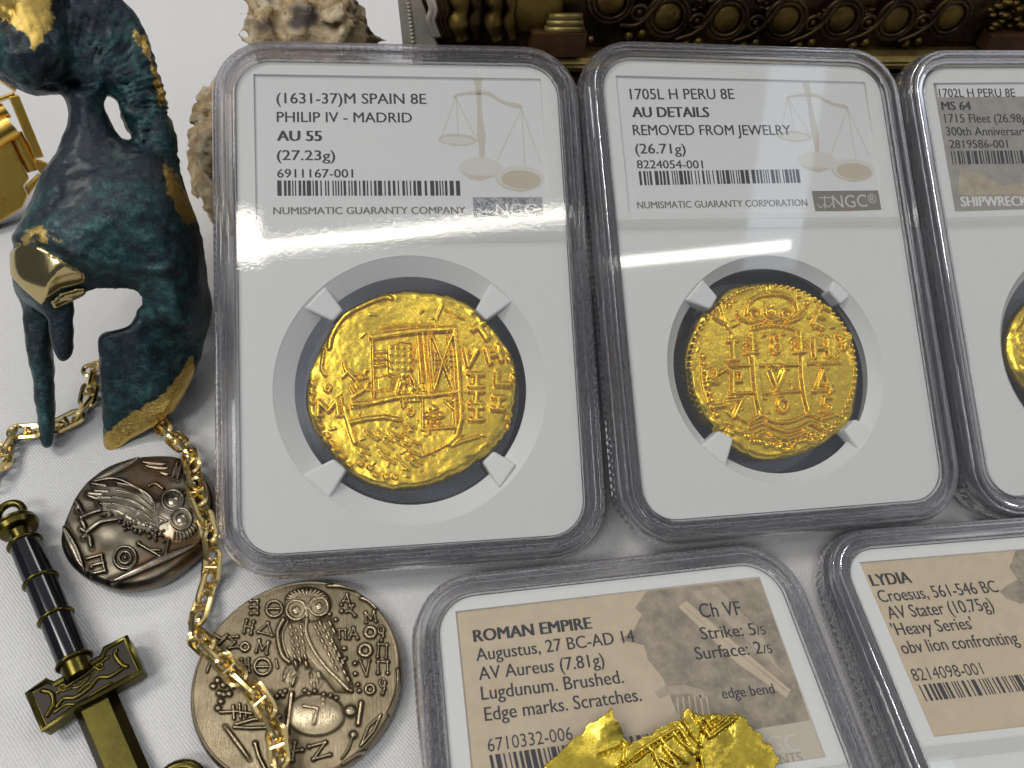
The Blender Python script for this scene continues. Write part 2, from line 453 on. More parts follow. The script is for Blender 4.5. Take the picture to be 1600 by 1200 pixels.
# ------------------------------------------------------------------ coin holders
IW, IH, RI, ZI, DIV = 51.5, 76.8, 5.4, 6.6, 29.7     # insert width, height, corner, face height, divider line
def rrect(d, n=9, w=IW, h=IH, r=RI):
    """points and outward normals of the rounded outline grown by d, centred"""
    P, N = [], []
    for cx, cy, a0 in ((w / 2 - r, h / 2 - r, 0), (-w / 2 + r, h / 2 - r, 90), (-w / 2 + r, -h / 2 + r, 180), (w / 2 - r, -h / 2 + r, 270)):
        for t in np.linspace(0, 90, n):
            a = math.radians(a0 + t); N.append((math.cos(a), math.sin(a))); P.append((cx + (r + d) * math.cos(a), cy + (r + d) * math.sin(a)))
    return np.array(P), np.array(N)
def ring_sweep(prof, n=9, closed=True):
    V, F = [], []; m = 4 * n; k = len(prof)
    for d, z in prof:
        P, _ = rrect(d * 1.085, n); V += [(a, b, z) for a, b in P]
    for i in range(k if closed else k - 1):
        for j in range(m): F.append((i * m + j, i * m + (j + 1) % m, ((i + 1) % k) * m + (j + 1) % m, ((i + 1) % k) * m + j))
    return V, F
RIM_PROF = [(.05, 7.0), (.12, 7.28), (.26, 7.40), (.40, 7.30), (.50, 7.12), (.95, 7.10), (1.02, 7.20), (1.12, 7.20), (1.20, 7.12), (1.38, 7.14), (1.46, 7.45), (1.55, 7.68), (1.72, 7.76), (1.95, 7.76), (2.02, 7.66), (2.12, 7.66), (2.20, 7.58),
            (2.32, 7.28), (2.45, 7.18), (2.62, 7.24), (2.74, 7.24), (2.82, 7.12), (2.95, 7.02), (3.12, 6.75), (3.28, 6.40), (3.32, 6.10), (3.44, 5.9), (3.46, 5.55), (3.54, 5.15), (3.52, 5.1), (3.26, 5.0), (3.26, 3.0), (3.52, 2.9),
            (3.50, 2.2), (3.3, 1.2), (2.95, .45), (2.3, .05), (.9, .0), (.5, .3), (.05, .45)]
def reeds(n=26):
    """the little teeth along the seam between the two shells"""
    P, N = rrect(3.50, 60); # resample evenly
    Q = np.vstack([P, P[:1]]); L = np.r_[0, np.cumsum(np.linalg.norm(np.diff(Q, axis=0), axis=1))]
    NN = np.vstack([N, N[:1]]); cnt = int(L[-1] / 1.12)
    V, F = [], []
    for j in range(cnt * 4):
        t = L[-1] * j / (cnt * 4)
        p = np.array([np.interp(t, L, Q[:, 0]), np.interp(t, L, Q[:, 1])]); nn = np.array([np.interp(t, L, NN[:, 0]), np.interp(t, L, NN[:, 1])]); nn /= np.linalg.norm(nn)
        out = .40 if j % 4 in (0, 1) else .10
        for d, z in ((0.0, 5.0), (out, 4.85), (out, 3.15), (0.0, 3.0)): V.append((*(p + nn * d), z))
    m = cnt * 4
    for j in range(m):
        a, b = j * 4, ((j + 1) % m) * 4
        for i in range(3): F.append((a + i, b + i, b + i + 1, a + i + 1))
    return V, F
def loc2(u, v): return (u - IW / 2, IH / 2 - v)          # insert coordinates (from top-left, down) -> local
def circ(c, r, n=96): return [(c[0] + r * math.cos(2 * math.pi * i / n), c[1] + r * math.sin(2 * math.pi * i / n)) for i in range(n)]
def rect(u0, v0, u1, v1): return [loc2(u0, v1), loc2(u1, v1), loc2(u1, v0), loc2(u0, v0)]
_rimV, _rimF = ring_sweep(RIM_PROF); _rdV, _rdF = reeds()
SH = {}
def shared(key, maker):
    if key not in SH: SH[key] = maker(); return SH[key]
    o = SH[key].copy(); COL.objects.link(o); return o

SLABS = [((-24.39, 117.452, 47.496), (.9997, -.02047, -.01358), (-.02455, -.8511, -.52444)),
         ((34.806, 117.28, 47.583), (.99921, .00812, -.03886), (-.012, -.87136, -.4905)),
         ((93.707, 116.646, 45.954), (.99999, .0011, -.00367), (-.00087, -.8669, -.49848)),
         ((1.493, 42.747, 6.6), (.99993, .0118, 0), (.0118, -.99993, 0)),
         ((64.467, 43.992, 6.6), (.99982, -.01906, 0), (-.01906, -.99981, 0))]
LABELS = ['clear coin holder labelled SPAIN, propped on the pale rock, with the largest gold coin',
          'clear coin holder labelled AU DETAILS REMOVED FROM JEWELRY with crowned pillar gold coin',
          'clear coin holder labelled MS 64 SHIPWRECK leaning against the carved chest',
          'clear coin holder with tan ROMAN EMPIRE label lying flat under a gold fragment',
          'clear coin holder with tan LYDIA label lying flat on the cloth']
HOLE = [((25.75, 52.9), 18.0, 20.9), ((25.1, 53.7), 17.2, 18.9), ((25.4, 53.2), 17.2, 18.9), ((25.6, 53), 12, 14), ((25.6, 53), 12, 14)]
LAB = [(2.75, 2.1, 48.8, 25.9), (2.4, 2.9, 48.7, 27.1), (2.4, 2.9, 48.7, 27.1), (2.6, 2.0, 48.9, 27.3), (2.6, 2.0, 48.9, 27.3)]
FR = []; HOLD = []
for i, (o, ux, uy) in enumerate(SLABS):
    f0 = Frame(o, ux, -np.array(uy)); c = f0.o + f0.x * IW / 2 - f0.y * IH / 2 - f0.z * ZI
    fr = Frame(c, f0.x, f0.y); FR.append(fr)
    t = empty('coin_holder', fr, LABELS[i], 'coin holder', 'graded coin holders'); HOLD.append(t)
    def put(key, name, maker):
        ob = shared(key, maker); ob.name = name; ob.parent = t; return ob
    put('rim', 'outer_shell', lambda: mesh_obj('outer_shell', _rimV, _rimF, M['rim'], sharp=30))
    put('reed', 'reeded_edge', lambda: mesh_obj('reeded_edge', _rdV, _rdF, M['rim'], smooth=False))
    hc, hr, hR = HOLE[i]; hl = loc2(*hc); lb = LAB[i]
    outer = rrect(-.02)[0].tolist()
    filled('white_insert', [outer, circ(hl, hR)[::-1], rect(*lb)[::-1]], 1.1, ZI, M['insert'], t, bevel=.06)
    MB().lathe([(hR + .25, ZI - .10), (hR, ZI - .06), (hr + .15, 4.9), (hr, 4.8), (hr + 1.2, 4.2), (hR - .2, 1.25), (hR + .25, 1.15)], 96, o=(*hl, 0), cap=False).build('coin_collar', M['insert'], t, sharp=30)
    wp = rrect(.05)[0]
    put('pane' + ('w' if i == 0 else ''), 'front_window', lambda: MB().prism(wp, 6.95, 7.02).build('front_window', M['pane_wavy' if i == 0 else 'pane'], None))
    put('back', 'back_window', lambda: MB().prism(wp, .40, .47).build('back_window', M['back_pane'], None))
    # the clear bar between label and coin compartments
    put('bar', 'divider_bar', lambda: MB().add([(x, y + IH / 2 - DIV, z) for x in (-IW / 2 + .1, IW / 2 - .1) for y, z in ((-.55, 7.03), (-.38, 7.26), (1.05, 7.26), (1.3, 7.03))],
                                              [(0, 1, 5, 4), (1, 2, 6, 5), (2, 3, 7, 6), (3, 2, 1, 0), (4, 5, 6, 7), (0, 4, 7, 3)]).build('divider_bar', M['pane'], None))

def make_prong(fr, t, o1, o2, t1, t2, zt=5.1):
    """tab that grips the coin: outer corners o1 o2 on the insert, tip corners t1 t2 by the coin (pixels)"""
    a, b = fr.px(*o1, ZI), fr.px(*o2, ZI); c, d = fr.px(*t2, 5.6), fr.px(*t1, 5.6)
    V = [(*a, ZI + .02), (*b, ZI + .02), (*c, zt + 1.05), (*d, zt + 1.05)]
    V += [(p[0], p[1], q) for p, q in zip(V, (4.4, 4.4, 3.2, 3.2))]
    ob = MB().add(V, [(0, 1, 2, 3), (7, 6, 5, 4), (0, 4, 5, 1), (1, 5, 6, 2), (2, 6, 7, 3), (3, 7, 4, 0)]).build('prong', M['prong'], t)
    md = ob.modifiers.new('bevel', 'BEVEL'); md.width = .0004; md.segments = 3
    return ob
def cr(x0, y0, s, pts): return [(x0 + a / s, y0 + b / s) for a, b in pts]
for q in ([(165, 190), (72, 290), (248, 303), (203, 352)], [(1003, 262), (905, 175), (885, 347), (835, 300)], [(60, 1035), (185, 1140), (205, 962), (262, 1012)], [(945, 1097), (1020, 988), (868, 978), (918, 928)]):
    make_prong(FR[0], HOLD[0], *cr(450, 380, 2.857, q))
for q in ([(215, 175), (128, 280), (285, 268), (248, 330)], [(978, 235), (870, 150), (888, 305), (830, 240)], [(205, 1000), (330, 1100), (290, 925), (362, 965)], [(1000, 1040), (1085, 925), (905, 925), (960, 868)]):
    make_prong(FR[1], HOLD[1], *cr(1030, 380, 3.158, q))
_a = FR[2].px(1600, 500)
# ------------------------------------------------------------------ printed labels
ZL = 6.2
def label_base(i, mat):
    u0, v0, u1, v1 = LAB[i]
    return MB().prism(rect(u0 - .5, v0 - .5, u1 + .5, v1 + .5), ZL - .25, ZL).build('paper_label', mat, HOLD[i])
def barcode(i, lab, tl, tr, bl, seed, mat=None):
    fr = FR[i]; a, b, c = fr.px(*tl, ZL), fr.px(*tr, ZL), fr.px(*bl, ZL); rnd = random.Random(seed); m = MB(); x = 0.0; L = np.linalg.norm(b - a); e = (b - a) / L
    while x < L - .2:
        w = rnd.choice((.20, .22, .40, .42, .66)); w = min(w, L - x); p = a + e * x; q = a + e * (x + w)
        m.add([(*p, ZL + .03), (*q, ZL + .03), (*(q + c - a), ZL + .03), (*(p + c - a), ZL + .03)], [(3, 2, 1, 0)])
        x += w + rnd.choice((.20, .22, .36, .5))
    m.build('barcode', mat or M['ink'], lab)
def flat(i, lab, pts, mat, name, z=.02, closed=True):
    m = MB(); P = FR[i].pxs(pts, ZL)
    if np.sum(P[:, 0] * np.roll(P[:, 1], -1) - np.roll(P[:, 0], -1) * P[:, 1]) < 0: P = P[::-1]
    return m.ngon(P, ZL + z).build(name, mat, lab)
def line(i, lab, pts, wd, mat, name, z=.02):
    """flat printed line; wd in pixels, one number or one per point"""
    pts = np.asarray(pts, float); wd = np.broadcast_to(np.asarray(wd, float), (len(pts),))
    T = np.gradient(pts, axis=0); T /= np.linalg.norm(T, axis=1)[:, None]; N = np.stack([-T[:, 1], T[:, 0]], 1) * wd[:, None] / 2
    A, B = FR[i].pxs(pts + N, ZL), FR[i].pxs(pts - N, ZL); k = len(pts)
    V = [(*p, ZL + z) for p in A] + [(*p, ZL + z) for p in B]
    return MB().add(V, [(j, j + 1, k + j + 1, k + j) for j in range(k - 1)]).build(name, mat, lab)
def ell(c, rx, ry, n=32, rot=0): 
    r = math.radians(rot)
    return [(c[0] + rx * math.cos(t) * math.cos(r) - ry * math.sin(t) * math.sin(r), c[1] + rx * math.cos(t) * math.sin(r) + ry * math.sin(t) * math.cos(r)) for t in np.linspace(0, 2 * math.pi, n, endpoint=False)]
def txt(i, lab, body, L, R, cap, bold=0.0, mat='ink', lift=.03): print_text(body, FR[i], L, R, cap, ZL, M[mat], lab, bold, lift)
def balance(i, lab, dx, dy, k, shear):
    """the faint balance scale printed on a label, drawn in the first label's pixels"""
    T = lambda pts: [(dx + (a - 750) * k + (b - 122) * shear, dy + (b - 122) * k * .985) for a, b in pts]
    L = lambda pts, w, m='art', z=.02: line(i, lab, T(pts), np.asarray(w, float) * k, M[m], 'scale_print', z)
    E = lambda c, rx, ry, m, z=.02, rot=3: flat(i, lab, T(ell(c, rx, ry, 36, rot)), M[m], 'scale_print', z)
    L([(746, 122), (747.5, 132), (748, 143)], [15, 11, 9]); L([(748, 145), (749, 170), (750.5, 195), (752, 215), (753, 232), (753, 248)], [8, 7, 10, 14, 9, 8])
    L([(709, 153), (714, 149), (730, 146.5), (748, 145), (764, 147), (778, 156), (792, 163), (808, 166), (816, 169)], [5, 4, 5, 7, 6, 5, 6, 8, 5])
    for s in ([(712, 153), (690, 214)], [(712, 153), (742, 214)], [(713, 153), (716, 212)], [(815, 170), (777, 252)], [(815, 170), (845, 258)], [(815, 170), (820, 262)]): L(s, [1.1, 1.1])
    E((715, 220), 30, 9.5, 'art'); E((715, 221), 26, 6.5, 'art_pale', .024)
    E((751, 265), 34, 17, 'art_pale'); L([(720, 271), (735, 279), (752, 281), (770, 278)], [1, 7, 8, 3], 'art', .024)
    E((812, 281), 38.5, 20, 'art_pale', .026); E((814, 283), 31, 14.5, 'art_grain', .03)
    L([(774, 276), (778, 288), (790, 296), (812, 301), (834, 297), (847, 288)], [1, 2, 3, 3.4, 3, 1], 'art', .032)

lab = label_base(0, M['label'])
txt(0, lab, '(1631-37)M SPAIN 8E', (432, 161.5), (666.5, 162.5), 17.2); txt(0, lab, 'PHILIP IV - MADRID', (432.5, 190.5), (644, 191.5), 16.6)
txt(0, lab, 'AU 55', (432.5, 220), (503.5, 220.3), 17, .016); txt(0, lab, '(27.23g)', (432.5, 250), (524, 250.5), 16.4)
txt(0, lab, '6911167-001', (433, 277.5), (552, 277.5), 14); barcode(0, lab, (433, 282), (721.5, 282.5), (433.5, 306), 5)
txt(0, lab, 'NUMISMATIC GUARANTY COMPANY', (427, 335), (728, 334), 11.6, .006, 'ink_brown')
balance(0, lab, 750, 122, 1, 0)
flat(0, lab, [(739, 308.5), (847, 308), (849, 340), (740, 340.5)], M['foil'], 'foil_badge', .034)
txt(0, lab, 'NGC', (775, 336.5), (838, 336), 18, .0, 'ink_white', .045); line(0, lab, [(748, 326), (754, 332), (760, 326), (766, 332), (773, 326)], 1.6, M['ink_white'], 'scale_emblem', .045)
lab = label_base(1, M['label'])
txt(1, lab, '1705L H PERU 8E', (985, 155.5), (1148, 155), 16.8); txt(1, lab, 'AU DETAILS', (988, 183.2), (1109, 183), 16, .016)
txt(1, lab, 'REMOVED FROM JEWELRY', (989.5, 211.3), (1236.5, 211), 15.8); txt(1, lab, '(26.71g)', (993, 240), (1072, 240), 15.5)
txt(1, lab, '8224054-001', (995.5, 263.3), (1099, 263.3), 12.8); barcode(1, lab, (997.5, 267.5), (1249, 264.5), (1000, 289.5), 9)
txt(1, lab, 'NUMISMATIC GUARANTY CORPORATION', (996, 326), (1262, 321.7), 10.4, .004, 'ink_brown')
balance(1, lab, 1262, 128, .88, .10)
flat(1, lab, [(1268, 298.5), (1372, 297.5), (1377, 328), (1274, 332)], M['taupe'], 'logo_badge', .034)
txt(1, lab, 'NGC', (1302, 325), (1356, 323), 18, -.004, 'ink_light', .045); txt(1, lab, '\u00ae', (1357, 318), (1370, 317.5), 13, .0, 'ink_light', .045)
line(1, lab, [(1277, 319), (1282, 325), (1288, 319), (1294, 324), (1300, 318)], 1.5, M['ink_light'], 'scale_emblem', .045); line(1, lab, [(1288, 306), (1289, 326)], 1.5, M['ink_light'], 'scale_emblem', .045)
line(1, lab, [(1279, 309), (1298, 309)], 1.5, M['ink_light'], 'scale_emblem', .045)
lab = label_base(2, M['sea'])
for b, L, R, c, bo in (('1702L H PERU 8E', (1468, 152), (1587, 151.5), 12.8, 0), ('MS 64', (1471.5, 172), (1518, 171.7), 12.6, .014), ('1715 Fleet (26.98g)', (1476.5, 191.7), (1609, 191.3), 12.8, 0),
                       ('300th Anniversary', (1479, 212), (1607, 211.5), 12.8, 0), ('2819586-001', (1484, 231.5), (1575.5, 231), 12, 0)): txt(2, lab, b, L, R, c, bo)
barcode(2, lab, (1485, 236), (1690, 234), (1488.5, 257), 4)
flat(2, lab, [(1462, 128), (1600, 127), (1690, 127), (1690, 150), (1466, 152)], M['label'], 'pale_sky_print', .01)
flat(2, lab, [(1500, 262), (1540, 276), (1570, 290), (1610, 283), (1690, 270), (1690, 303), (1497, 304)], M['tan_mid'], 'sea_print', .012)
txt(2, lab, 'SHIPWRECK', (1502, 322.5), (1607, 321.5), 14.2, .01, 'ink_white')
lab = label_base(3, M['tan'])
flat(3, lab, [(1010, 924), (1189, 904), (1240, 1050), (1287, 1188), (1180, 1200), (1060, 1120), (1036, 1060), (1012, 1030), (1006, 1008), (968, 1000), (990, 985), (1003, 960), (992, 950)], M['tan_dark'], 'column_print', .008)
flat(3, lab, [(1060, 948), (1074, 938), (1180, 1030), (1236, 1078), (1229, 1090), (1150, 1035)], M['tan'], 'column_print', .012)
flat(3, lab, [(1080, 925), (1120, 917), (1186, 985), (1214, 1040)], M['tan_mid'], 'column_print', .011)
for o_ in (0, 9, 17, 26): line(3, lab, [(1064 + o_, 944 - o_ * .7), (1130 + o_ * .8, 1000 - o_ * .6), (1234 - o_ * .3, 1084 - o_ * 1.2)], [1.4, 1.6, 2.4], M['tan_dark' if o_ % 2 else 'tan_mid'], 'column_print', .014)
flat(3, lab, [(1022, 1080), (1040, 1072), (1070, 1070), (1098, 1078), (1104, 1086), (1098, 1092), (1080, 1084), (1050, 1084), (1030, 1092)], M['tan_mid'], 'column_print', .013)
for q in range(6): line(3, lab, [(1058 + q * 9, 1090 - q), (1064 + q * 10, 1150)], [2.5, 2.5], M['tan'], 'column_print', .013)
flat(3, lab, [(1178, 1140), (1268, 1125), (1287, 1188), (1282, 1200), (1180, 1200)], M['art_grain'], 'pale_corner_print', .02)
for b, L, R, c, bo in (('ROMAN EMPIRE', (740, 1003.5), (926, 982), 18.5, .018), ('Augustus, 27 BC-AD 14', (744.5, 1033), (993, 1002.5), 19, 0), ('AV Aureus (7.81g)', (748.5, 1063), (945.5, 1040), 19.5, 0),
                       ('Lugdunum. Brushed.', (752.5, 1094), (975.5, 1067), 20, 0), ('Edge marks. Scratches.', (758, 1127), (1003.5, 1095), 20, 0), ('6710332-006', (763, 1175), (896, 1155.5), 19, -.004)): txt(3, lab, b, L, R, c, bo)
barcode(3, lab, (764, 1180), (1130, 1131), (771, 1216), 12)
for b, L, R, c in (('Ch VF', (1095, 965.5), (1160, 961), 22), ('Strike: 5', (1096.5, 999.5), (1183, 992), 18.5), ('/5', (1184, 992.5), (1198, 991), 12.5), ('Surface: 2', (1088, 1031), (1193, 1021), 18.5), ('/5', (1194, 1021.5), (1208, 1020), 12.5), ('edge bend', (1129.5, 1092), (1211.5, 1083.5), 15)): txt(3, lab, b, L, R, c)
txt(3, lab, 'NGC', (1178, 1180), (1251, 1173.5), 24, -.006, 'ink_light', .035); txt(3, lab, 'ANCIENTS', (1160, 1203), (1256, 1190.5), 14, 0, 'ink_grey', .035)
lab = label_base(4, M['tan'])
flat(4, lab, [(1588, 858), (1700, 850), (1700, 1000), (1640, 930), (1596, 944), (1572, 935), (1562, 924), (1574, 914), (1590, 906), (1577, 886)], M['tan_dark'], 'column_print', .01)
for b, L, R, c, bo in (('LYDIA', (1363, 916), (1426.5, 910.5), 17.5, .018), ('Croesus, 561-546 BC', (1375.5, 941.5), (1562, 925), 18, 0), ('AV Stater (10.75g)', (1390, 967.5), (1554.5, 953), 18.5, 0), ("'Heavy Series'", (1397.5, 993.5), (1524, 982.5), 18, 0),
                       ('obv lion confronting', (1411, 1022), (1594, 1005.5), 18, 0), ('8214098-001', (1428.5, 1064.5), (1538.5, 1053.5), 17, -.004)): txt(4, lab, b, L, R, c, bo)
barcode(4, lab, (1434.5, 1070.5), (1690, 1044), (1447, 1096), 21)
# ------------------------------------------------------------------ struck relief (coins, medals)
GL = {'I': [[(.5, 0), (.5, 1)], [(.2, 0), (.8, 0)], [(.2, 1), (.8, 1)]], 'V': [[(.05, 0), (.5, 1), (.95, 0)]], 'H': [[(.1, 0), (.1, 1)], [(.9, 0), (.9, 1)], [(.1, .5), (.9, .5)]],
      'M': [[(.05, 1), (.1, 0), (.5, .7), (.9, 0), (.95, 1)]], 'A': [[(.05, 1), (.5, 0), (.95, 1)], [(.25, .65), (.75, .65)]], 'P': [[(.15, 0), (.15, 1)], [(.15, 0), (.7, .02), (.85, .25), (.7, .48), (.15, .5)]],
      'E': [[(.1, 0), (.1, 1)], [(.1, 0), (.9, 0)], [(.1, .5), (.7, .5)], [(.1, 1), (.9, 1)]], 'L': [[(.2, 0), (.2, 1), (.9, 1)]], 'T': [[(.05, 0), (.95, 0)], [(.5, 0), (.5, 1)]],
      '0': [[(.5 + .42 * math.cos(t), .5 + .5 * math.sin(t)) for t in np.linspace(0, 6.283, 13)]], '8': [[(.5 + .32 * math.cos(t), .25 + .25 * math.sin(t)) for t in np.linspace(0, 6.283, 11)], [(.5 + .4 * math.cos(t), .74 + .26 * math.sin(t)) for t in np.linspace(0, 6.283, 11)]],
      '7': [[(.05, .05), (.9, 0), (.4, 1)]], '5': [[(.85, 0), (.25, 0), (.2, .45), (.65, .42), (.88, .68), (.6, 1), (.1, .92)]], 'D': [[(.05, 1), (.5, 0), (.95, 1), (.05, 1)]], 'X': [[(.1, 0), (.9, 1)], [(.9, 0), (.1, 1)]],
      'Z': [[(.1, 0), (.9, .1), (.1, .9), (.9, 1)]], '9': [[(.5 + .32 * math.cos(t), .27 + .27 * math.sin(t)) for t in np.linspace(0, 6.283, 11)], [(.82, .27), (.75, .7), (.55, 1)]], 'Y': [[(.1, 0), (.5, .5), (.9, 0)], [(.5, .5), (.5, 1)]], 'N': [[(.1, 1), (.1, 0), (.9, 0), (.9, 1)]],
      'S': [[(.9, .05), (.2, .05), (.6, .5), (.1, .95), (.9, .95)]], 'K': [[(.1, 0), (.9, 0), (.9, 1), (.1, 1)], [(.1, .5), (.9, .5)]]}
class Rel:
    """height field over points P (crop pixels); raised work joined by max"""
    def __init__(s, P): s.P = P; s.h = np.zeros(len(P)); s.line = np.zeros(len(P))
    def near(s, pts, m):
        pts = np.asarray(pts, float); lo, hi = pts.min(0) - m, pts.max(0) + m
        return np.where(((s.P >= lo) & (s.P <= hi)).all(1))[0]
    def put(s, k, v, d=None, w=1.0):
        s.h[k] = np.maximum(s.h[k], v)
        if d is not None:      # where oxide or toning gathers: the foot of the raised line
            s.line[k] = np.maximum(s.line[k], np.exp(-((d - w * 1.0) / (w * .45 + 1.5)) ** 2))
    def stroke(s, pts, w, a=1.0, closed=False, taper=False, smooth=False):
        if smooth: pts = smoothpath(pts, 6, closed)
        k = s.near(pts, w * 2.5 + 4)
        if not len(k): return
        d = poly_dist(s.P[k], pts, closed); s.put(k, a * sstep(w, w * .35, d), d, w)
    def leaf(s, a, b, w, h=1.0):
        k = s.near([a, b], w * 2.5 + 4)
        if not len(k): return
        d, t = seg_dist(s.P[k], a, b); ww = w * np.sqrt(np.clip(1 - (2 * t - 1) ** 2, .05, 1)); s.put(k, h * np.sqrt(np.clip(1 - (d / ww) ** 2, 0, 1)), d, w)
    def ball(s, c, r, a=1.0):
        k = s.near([c], r * 2.5 + 4)
        if not len(k): return
        d = np.linalg.norm(s.P[k] - c, axis=1); s.put(k, a * np.sqrt(np.clip(1 - (d / r) ** 2, 0, 1)), d, r)
    def ring(s, c, r, w, a=1.0, ry=None):
        s.stroke([(c[0] + r * math.cos(t), c[1] + (ry or r) * math.sin(t)) for t in np.linspace(0, 2 * math.pi, 25)[:-1]], w, a, True)
    def area(s, pts, a, soft=10):
        k = s.near(pts, soft + 4)
        if not len(k): return
        d = poly_sdf(s.P[k], pts); s.put(k, a * sstep(0, -soft, d), np.maximum(d, 0) + soft * .3, soft * .5)
    def letter(s, ch, c, w, h, th, a=1.0, rot=0, balls=0.0):
        if not balls: th = th * 1.22
        r = math.radians(rot); cs, sn = math.cos(r), math.sin(r)
        for st in GL[ch]:
            q = [(c[0] + (x - .5) * w * cs - (y - .5) * h * sn, c[1] + (x - .5) * w * sn + (y - .5) * h * cs) for x, y in st]
            s.stroke(q, th, a)
            if balls:
                for e in (q if len(q) < 6 else ()): s.ball(e, balls, a * 1.1)

def struck(name, fr, zc, thick, outline, crop, design, mat, label, cat, relief=.5, nr=150, na=560, edge=.93, group=None, field=None, curl=None, smooth_outline=True, back=None):
    """a struck disc: outline and design in crop pixels, lying in plane zc of frame fr"""
    x0, y0, sc_ = crop
    ol = smoothpath(outline, 6, True) if smooth_outline else np.asarray(outline, float)
    loc = fr.pxs([(x0 + a / sc_, y0 + b / sc_) for a, b in ol], zc); c = (loc.max(0) + loc.min(0)) / 2
    th = np.arctan2(loc[:, 1] - c[1], loc[:, 0] - c[0]); rad = np.linalg.norm(loc - c, axis=1); o = np.argsort(th)
    A = np.linspace(-math.pi, math.pi, na, endpoint=False); R = np.interp(A, th[o], rad[o], period=2 * math.pi)
    rho = np.sqrt(np.linspace(0, 1, nr + 1)[1:]) ** 1.35
    X = c[0] + rho[:, None] * R * np.cos(A); Y = c[1] + rho[:, None] * R * np.sin(A)
    L = np.stack([X.ravel(), Y.ravel()], 1)
    Wd = fr.o + np.column_stack([L, np.full(len(L), zc)]) @ fr.A.T
    q = (Wd - CAM) @ MW; PX = np.stack([800 + FPX * q[:, 0] / q[:, 2], 600 + FPX * q[:, 1] / q[:, 2]], 1)
    crp = np.stack([(PX[:, 0] - x0) * sc_, (PX[:, 1] - y0) * sc_], 1)
    rel = Rel(crp); extra = design(rel, crp, L - c, np.repeat(rho, na))
    z = rel.h * relief + (extra if extra is not None else 0)
    RH = np.repeat(rho, na); z -= np.clip((RH - edge) / (1 - edge), 0, 1) ** 2 * thick * .28
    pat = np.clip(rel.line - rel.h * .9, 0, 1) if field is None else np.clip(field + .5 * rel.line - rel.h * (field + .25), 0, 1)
    if curl is not None: z += curl(L - c)
    fo = Frame(fr.w((c[0], c[1], zc - thick)), fr.x, fr.y)
    V = np.column_stack([L - c, thick + z]); zz0 = thick + (z[:na].mean())
    bz = 0.0
    V = np.vstack([V, [(0, 0, zz0)]]); rim = V[(nr - 1) * na:nr * na].copy()
    m1 = rim.copy(); m1[:, 2] = rim[:, 2] * .5; m1[:, :2] *= 1.008
    m2 = rim.copy(); m2[:, 2] = 0.0; m2[:, :2] *= .965
    V = np.vstack([V, m1, m2, [(0, 0, m2[:, 2].mean())]])
    F = []; i = np.arange(na); j = (i + 1) % na
    for k in range(nr - 1): F.append(np.stack([k * na + i, (k + 1) * na + i, (k + 1) * na + j, k * na + j], 1))
    b = nr * na + 1; F.append(np.stack([(nr - 1) * na + i, b + i, b + j, (nr - 1) * na + j], 1)); F.append(np.stack([b + i, b + na + i, b + na + j, b + j], 1))
    F = np.concatenate(F).tolist(); ctr = nr * na
    F += [(ctr, int(x), int(y)) for x, y in zip(i, j)]; F += [(b + 2 * na, b + na + int(y), b + na + int(x)) for x, y in zip(i, j)]
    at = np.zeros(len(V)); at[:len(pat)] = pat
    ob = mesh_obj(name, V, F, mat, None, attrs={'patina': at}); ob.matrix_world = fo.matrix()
    return tag(ob, label, cat, group)

